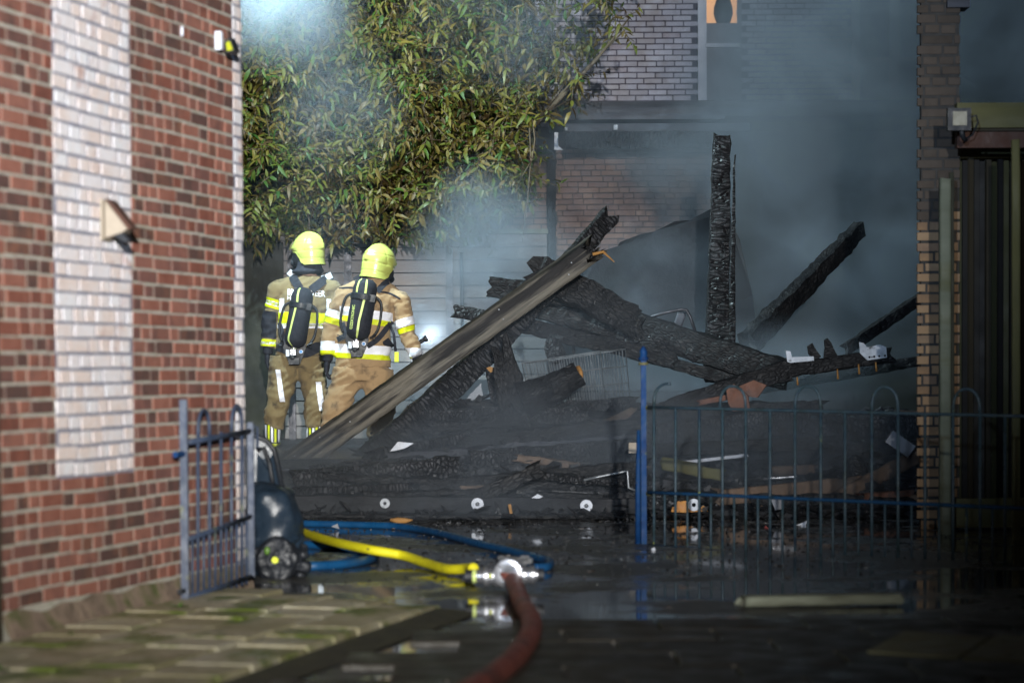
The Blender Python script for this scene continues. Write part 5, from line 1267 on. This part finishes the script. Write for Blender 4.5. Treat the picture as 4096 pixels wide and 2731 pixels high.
    for (x0_, y0_, x1_, y1_, m_) in cfg['leg_tapes']:
        a_, b_ = J(x0_, y0_), J(x1_, y1_)
        clip(trousers, [(a_, (1, 0, .12)), (b_, (-1, 0, -.12)), (a_, (0, 0, -1)), (b_, (0, 0, 1)), (Vector((0, d - .01, 0)), (0, -1, 0))], .005, 'leg_tape', M[m_], trousers)
    # breathing apparatus: backplate, covered cylinder, valve, straps
    ct, cb = cfg['tank']; back = .13
    def onback(cx, cy, out=0):
        p = J(cx, cy); h_ = jb.ray_cast(p - fwd * .7, fwd); y = h_[0].y if h_[0] else d - .14
        return Vector((p.x, y - out, p.z))
    r_ = cfg['tank_r']
    tp_, bt_ = onback(*ct), onback(*cb); yy = min(tp_.y, bt_.y, onback((ct[0] + cb[0]) / 2, (ct[1] + cb[1]) / 2).y) - r_ - .02
    tp_.y = yy + .01; bt_.y = yy
    ax = (tp_ - bt_).normalized(); Lt = (tp_ - bt_).length
    sx = Vector((1, 0, 0)); sx = (sx - ax * sx.dot(ax)).normalized(); sy = ax.cross(sx)
    tm = Matrix(((sx.x, sy.x, ax.x, bt_.x), (sx.y, sy.y, ax.y, bt_.y), (sx.z, sy.z, ax.z, bt_.z), (0, 0, 0, 1)))
    prof = [(.01, -.0), (r_ * .5, .006), (r_ * .82, .03), (r_, .08), (r_, Lt * .5), (r_ * .98, Lt - .08), (r_ * .84, Lt - .03), (r_ * .5, Lt), (.01, Lt + .004)]
    tank = MB().lathe(tm, prof, 36).obj('air_cylinder', M['black'], root, smooth=True)
    def rprof(z):
        for (ra, za), (rb_, zb_) in zip(prof, prof[1:]):
            if z <= zb_: return ra + (rb_ - ra) * (z - za) / max(1e-6, zb_ - za)
        return .01
    def strip(name, m_, path, wd):
        vs = []; n = 26
        for i in range(n + 1):
            t_ = i / n; z = path[0][1] + (path[-1][1] - path[0][1]) * t_
            a_ = lerp_tab([(p[1], p[0]) for p in sorted(path, key=lambda p: p[1])], z); rr_ = rprof(z) + .003
            for s_ in (-1, 1): an = rad(a_) + s_ * wd / 2 / r_; vs.append(tm @ Vector((math.sin(an) * rr_, -math.cos(an) * rr_, z)))
        MB().add(vs, [(2 * i, 2 * i + 1, 2 * i + 3, 2 * i + 2) for i in range(n)]).obj(name, m_, tank, smooth=True)
    for path in cfg['strips']: strip('yellow_strip', M['paleyellow'], [(a_, t_ * Lt) for a_, t_ in path], .019)
    zs_ = cfg['strap_z'] * Lt
    MB().lathe(tm @ Matrix.Translation((0, 0, zs_ - .025)), [(r_ + .002, 0), (r_ + .008, .004), (r_ + .008, .046), (r_ + .002, .05)], 36).obj('cylinder_strap', M['blackp'], tank)
    MB().box(tm @ Vector((r_ * .75, -r_ * .7, zs_)), (.05, .04, .06), tm.to_3x3()).obj('buckle', M['blackp'], tank)
    # valve group
    vm_ = tm @ Matrix.Rotation(math.pi, 4, 'X')
    MB().lathe(vm_, [(.024, -.01), (.024, .015), (.016, .02), (.019, .03), (.014, .05), (.014, .07)], 14).obj('cylinder_valve', M['alu'], root)
    MB().box(vm_ @ Vector((0, .02, .04)), (.045, .03, .05)).obj('valve_block', M['alu'], root)
    MB().lathe(vm_ @ Matrix.Translation((0, 0, .065)), [(.03, 0), (.036, .01), (.036, .03), (.028, .045)], 16).obj('hand_wheel', M['blackp'], root)
    MB().lathe(vm_ @ Matrix.Translation((0, 0, -.008)), [(.022, 0), (.024, .008), (.024, .018), (.02, .02)], 14).obj('valve_cap', M['paleyellow' if not cfg.get('cap') else cfg['cap']], root)
    MB().box(bt_ + Vector((-.055, -.015, -.045)), (.032, .01, .06)).obj('white_label', M['white'], root)
    MB().lathe(Matrix.Translation(bt_ + Vector((.062, -.03, -.035))) @ Matrix.Rotation(rad(90), 4, 'X'), [(.002, .006), (.018, .006), (.018, 0)], 18).obj('white_dial_ring', M['white'], root)
    MB().lathe(Matrix.Translation(bt_ + Vector((.062, -.036, -.035))) @ Matrix.Rotation(rad(90), 4, 'X'), [(.002, .004), (.013, .004), (.013, 0)], 16).obj('blue_dial', M['blueplastic'], root)
    # backplate under the valve, tapered
    ys = yy + .045
    bpz = [(-.085, .06), (-.1, .0), (-.075, -.07), (-.045, -.145), (.045, -.145), (.075, -.07), (.1, .0), (.085, .06)]
    MB().prism([Vector((bt_.x + x_, ys, bt_.z + z_)) for x_, z_ in bpz], (0, .03, 0)).obj('backplate', M['blackp'], root)
    MB().prism([Vector((bt_.x + x_ * 1.0, yy - .03, bt_.z + z_)) for x_, z_ in [(-.05, -.09), (-.045, -.145), (.045, -.145), (.05, -.09)]], (0, .09, 0)).obj('backplate_foot', M['blackp'], root)
    MB().box((bt_ + tp_) / 2 + Vector((0, r_ + .01, 0)), (.1, .03, Lt)).obj('back_spine', M['blackp'], root)
    for s_ in (-1, 1):
        pts = [tm @ Vector((s_ * r_ * .9, .03, Lt * .74)), tm @ Vector((s_ * (r_ + .045), .035, Lt * .66)), tm @ Vector((s_ * (r_ + .062), .04, Lt * .45)), tm @ Vector((s_ * (r_ + .055), .04, Lt * .22)), tm @ Vector((s_ * (r_ + .02), .03, Lt * .08))]
        MB().tube(smooth_pts(pts, 5), (.013, .009) and .0115, 10).obj('carry_handle', M['blackp'], root, smooth=True)
        MB().tube([bt_ + Vector((s_ * .11, .0, .02)), bt_ + Vector((s_ * .165, .01, .045)), bt_ + Vector((s_ * .15, .01, .0)), bt_ + Vector((s_ * .11, .0, .02))], .005, 6).obj('strap_ring', M['darkmetal'], root)
    for pts in cfg['straps']:
        tape_on(jb, [J(*p) for p in pts['p']], pts['w'], .004, 'shoulder_strap', M['black'], root, fwd, .014)
    for pts in cfg.get('patches', []):
        tape_on(jb, [J(*p) for p in pts['p']], pts['w'], .018, 'silver_pad', M['whitedirty'], root, fwd, .006)
    for pts in cfg.get('piping', []):
        tape_on(jb, [J(*p) for p in pts], .016, .002, 'black_piping', M['black'], jacket, fwd, .004)
    return root, jacket, trousers, jb, J, tank, tm, Lt, r_

NO = None
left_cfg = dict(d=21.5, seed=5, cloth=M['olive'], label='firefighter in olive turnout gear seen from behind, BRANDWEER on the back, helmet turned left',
    feet=[(222, 1440), (480, 1440)], head=(447, 222, 0), yaw=rad(62), pitch=rad(-3), roll=rad(0),
    torso=[(452, 395, .1, .09), (432, 432, .16, .11), (425, 520, .215, .14), (420, 640, .225, .15), (408, 760, .215, .145), (392, 850, .21, .145), (385, 900, .215, .15)],
    arms=[[(250, 480, 0, .088), (205, 690, .02, .078), (192, 850, .0, .066)], [(596, 485, 0, .088), (640, 700, .03, .078), (640, 850, .02, .066)]],
    legs=[[(300, 940, 0, .145), (262, 1150, -.03, .118), (222, 1345, 0, .102)], [(465, 940, 0, .145), (490, 1150, -.02, .118), (492, 1350, 0, .1)]],
    hood=[(450, 300, .105, .1), (450, 345, .115, .11), (440, 372, .15, .12), (440, 392, .1, .1)],
    boot_tape=True, leg_tapes=[(248, 985, 304, 1185, 'silver'), (496, 1060, 552, 1240, 'silver')],
    tapes=[((175, 560), (262, 585), 34, 26, NO, ((262, 585), (-1, 0)), 'lime'), ((175, 560), (262, 585), 18, 10, NO, ((262, 585), (-1, 0)), 'silver2'),
           ((145, 815), (240, 820), 22, 20, NO, ((245, 850), (-1, 0)), 'lime'), ((145, 815), (240, 820), 8, 8, NO, ((245, 850), (-1, 0)), 'silver2'),
           ((250, 640), (600, 650), 16, 66, ((262, 640), (1, 0)), ((585, 640), (-1, 0)), 'lime'), ((250, 712), (600, 712), 16, 16, ((256, 640), (1, 0)), ((585, 640), (-1, 0)), 'silver2'),
           ((282, 585), (283, 585), 45, 45, ((268, 585), (1, 0)), ((302, 585), (-1, 0)), 'silver'), ((575, 590), (576, 590), 45, 45, ((560, 590), (1, 0)), ((592, 590), (-1, 0)), 'silver'),
           ((150, 700), (250, 715), 88, 78, NO, ((246, 700), (-1, 0)), 'black')],
    tank=((432, 478), (372, 850)), tank_r=.098, strap_z=.7, strips=[[(-24, .98), (-17, .74)], [(-20, .66), (-35, .1), (-8, -.0)]],
    straps=[dict(p=[(330, 372), (360, 420), (398, 480)], w=.075), dict(p=[(590, 395), (530, 440), (470, 490)], w=.075), dict(p=[(270, 690), (300, 790), (340, 850)], w=.04), dict(p=[(250, 835), (420, 880), (530, 830)], w=.09)],
    patches=[dict(p=[(322, 370), (355, 400)], w=.055), dict(p=[(592, 392), (535, 418)], w=.055)])
M['silver2'] = M['silver']
ro, jk_, trz, jb, J, tank, tm, Lt, tr_r = firefighter(left_cfg)
rt, up_ = Vector((1, 0, 0)), Vector((0, 0, 1))
text_on(jb, 'BRANDWEER', J(319, 519), .078, Vector((0, 1, 0)), Vector((1, 0, -.055)), up_, M['silver'], 'lettering', jk_, bold=.014, fit=(J(555, 518) - J(319, 518)).length)
text_on(jb, 'Ho', J(319, 549), .05, Vector((0, 1, 0)), Vector((1, 0, -.055)), up_, M['silver'], 'lettering', jk_, bold=.012)
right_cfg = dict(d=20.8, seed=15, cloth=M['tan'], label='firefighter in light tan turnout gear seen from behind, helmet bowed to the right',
    feet=[(585, 1480), (870, 1500)], head=(888, 305, 0), yaw=rad(-42), pitch=rad(-10), roll=rad(4), hs=1.04,
    torso=[(860, 405, .09, .085), (845, 445, .165, .11), (838, 520, .205, .135), (820, 620, .22, .15), (800, 740, .222, .15), (793, 860, .232, .155), (788, 950, .243, .16), (788, 975, .245, .16)],
    arms=[[(668, 520, 0, .092), (590, 710, .02, .085), (566, 895, -.02, .066)], [(1015, 545, 0, .094), (1058, 740, .02, .082), (1125, 900, .02, .064)]],
    legs=[[(700, 1030, 0, .15), (620, 1220, -.03, .125), (575, 1400, 0, .1)], [(875, 1030, 0, .15), (905, 1220, -.04, .125), (880, 1410, .03, .1)]],
    hood=[(868, 340, .1, .1), (868, 375, .105, .105), (862, 400, .115, .105), (860, 418, .09, .09)],
    leg_tapes=[],
    tapes=[((550, 625), (650, 655), 30, 18, NO, ((650, 640), (-1, 0)), 'silver'), ((550, 673), (650, 703), 26, 12, NO, ((650, 640), (-1, 0)), 'lime'),
           ((970, 715), (1105, 672), 26, 24, ((982, 700), (1, 0)), NO, 'silver'), ((992, 757), (1118, 717), 18, 14, ((990, 740), (1, 0)), NO, 'lime'),
           ((520, 838), (615, 838), 32, 26, NO, ((612, 838), (-1, 0)), 'silver'), ((520, 877), (615, 877), 13, 16, NO, ((612, 877), (-1, 0)), 'lime'),
           ((1068, 905), (1165, 868), 20, 38, ((1055, 880), (1, 0)), NO, 'silver'), ((1085, 945), (1170, 908), 0, 16, ((1055, 900), (1, 0)), NO, 'lime'),
           ((645, 615), (975, 660), 28, 26, ((645, 615), (1, 0)), ((972, 660), (-1, 0)), 'silver'), ((645, 660), (975, 705), 19, 16, ((645, 615), (1, 0)), ((960, 660), (-1, 0)), 'lime'),
           ((600, 850), (975, 872), 30, 26, ((612, 850), (1, 0)), NO, 'silver'), ((600, 892), (975, 914), 16, 16, ((600, 850), (1, 0)), NO, 'lime')],
    tank=((822, 425), (760, 800)), tank_r=.105, strap_z=.7, cap='orange', strips=[[(-38, .99), (-34, .76)], [(6, .99), (8, .76)], [(8, .66), (0, .3), (2, -.0)]],
    straps=[dict(p=[(742, 400), (760, 430), (775, 480)], w=.06), dict(p=[(955, 430), (925, 450), (880, 500)], w=.05), dict(p=[(660, 690), (690, 770), (730, 830)], w=.045), dict(p=[(968, 680), (930, 740), (880, 800), (820, 840)], w=.045), dict(p=[(930, 800), (965, 850)], w=.07), dict(p=[(650, 770), (665, 800)], w=.08)],
    piping=[[(637, 477), (700, 473), (745, 476)], [(893, 500), (960, 510), (1025, 545)]])
ro2, jk2, trz2, jb2, J2, tank2, tm2, Lt2, tr2 = firefighter(right_cfg)
tb_ = BVHTree.FromPolygons([v_.co + WL[tank2.name] for v_ in tank2.data.vertices], [tuple(p.vertices) for p in tank2.data.polygons])
a_, b_ = J2(722, 732, -.3), J2(740, 580, -.3); dv = (b_ - a_).normalized()
text_on(tb_, 'OZEXTRONIC', a_, .034, Vector((0, 1, 0)), dv, Vector((-1, 0, 0)), M['paleyellow'], 'lettering', tank2, off=.003, fit=(b_ - a_).length)
# dark strap hanging and yellow-green whistle tag on the right hip
MB().tube([J2(948, 690, -.14), J2(980, 760, -.2), J2(992, 870, -.2)], .012, 8).obj('hanging_strap', M['black'], ro2)
MB().box(J2(998, 905, -.2), (.036, .03, .085)).obj('lime_key_tag', M['lime'], ro2)
# hand torch shining to the right
t = thing('hand_torch', J2(1150, 930, .18), 'small hand torch held by the right firefighter, shining on the smoke', 'torch')
p0 = J2(1165, 800, .45)
MB().lathe(Matrix.Translation(p0) @ Matrix.Rotation(rad(60), 4, 'Y'), [(.018, -.08), (.018, 0), (.028, .02), (.028, .04)], 14).obj('torch_body', M['blackp'], t)
spot('torch_light', tuple(p0 + Vector((.05, .05, 0))), tuple(P(1735, 1285, 24.2)), 420, (.82, .93, 1), 34, .9, .02)

# ------------------------------------------------------------------ work light hidden behind the house corner and the smoke
fl = thing('mast_floodlight', Vector((P(905, 500, 19.5).x, 19.5, TZ)), 'floodlight on a mast behind the brick corner, glowing through smoke', 'floodlight')
lp_ = P(915, -230, 19.5)
MB().tube([Vector((lp_.x, 19.5, TZ)), lp_ + Vector((0, 0, -.1))], .025, 8).obj('mast', M['darkmetal'], fl)
MB().box(lp_ + Vector((0, -.06, 0)), (.25, .08, .2)).obj('lamp_housing', M['blackp'], fl)
spot('mast_light', tuple(lp_ + Vector((.06, .05, .0))), tuple(P(2500, 900, 23.5)), 1900, (.7, .93, 1), 120, .8, .05)

SM = []
def sbox(name, lo, hi, m, label):
    c_ = [(a + b) / 2 for a, b in zip(lo, hi)]; s_ = [b - a for a, b in zip(lo, hi)]
    o = MB().box(c_, s_).obj(name, m); tag(o, label, 'smoke', kind='stuff'); return o
g = []
def puff(px, py, y, r, w_): g.append((tuple(P(px, py, y)), r, w_))
# big bank at the right, between shed and tall post
puff(3350, 300, 24.0, (2.1, 2.4, 1.7), .7); puff(3450, 1050, 23.6, (1.7, 1.6, 1.5), 1.0); puff(2950, 700, 23.8, (1.2, 1.5, 1.0), .7)
puff(3650, -100, 23.6, (2.2, 2.0, 1.3), .3); puff(2500, 1250, 22.3, (1.7, 1.3, 1.0), .6); puff(2950, 1500, 21.4, (1.7, 1.3, .6), 1.0); puff(2300, 1350, 19.0, (1.6, .8, .6), .22)
puff(1950, 1050, 22.2, (.95, .9, 1.1), .75); puff(1750, 1650, 21.6, (1.2, 1.0, .7), .6); puff(2400, 650, 23.6, (1.3, 1.1, .9), .35)
puff(1080, 20, 21.2, (1.0, 1.5, .7), .22); puff(1350, 420, 21.9, (.8, .8, .9), .17); puff(1500, 1900, 18.2, (1.9, 1.2, .5), .8); puff(3000, 1850, 17.8, (2.0, 1.2, .7), .75); puff(2250, 1750, 18.2, (1.7, 1.2, .7), .5)
puff(1700, 2040, 16.9, (1.8, 1.0, .35), .45); puff(4200, 200, 24, (2.5, 2.5, 2.5), .5); puff(2050, 130, 22.4, (1.5, .8, .8), .16); puff(1740, 1280, 21.9, (.5, .6, .35), .9); puff(1200, 1150, 20.6, (1.0, .7, 1.3), .14)
sbox('smoke', (-3.2, 15.7, .03), (6.5, 26.4, 5.4), volmat('smoke', (.74, .86, 1.0), 1.95, 1.0, .36, .66, g, floor=.2), 'drifting blue-grey smoke over the burnt timbers and before the house')
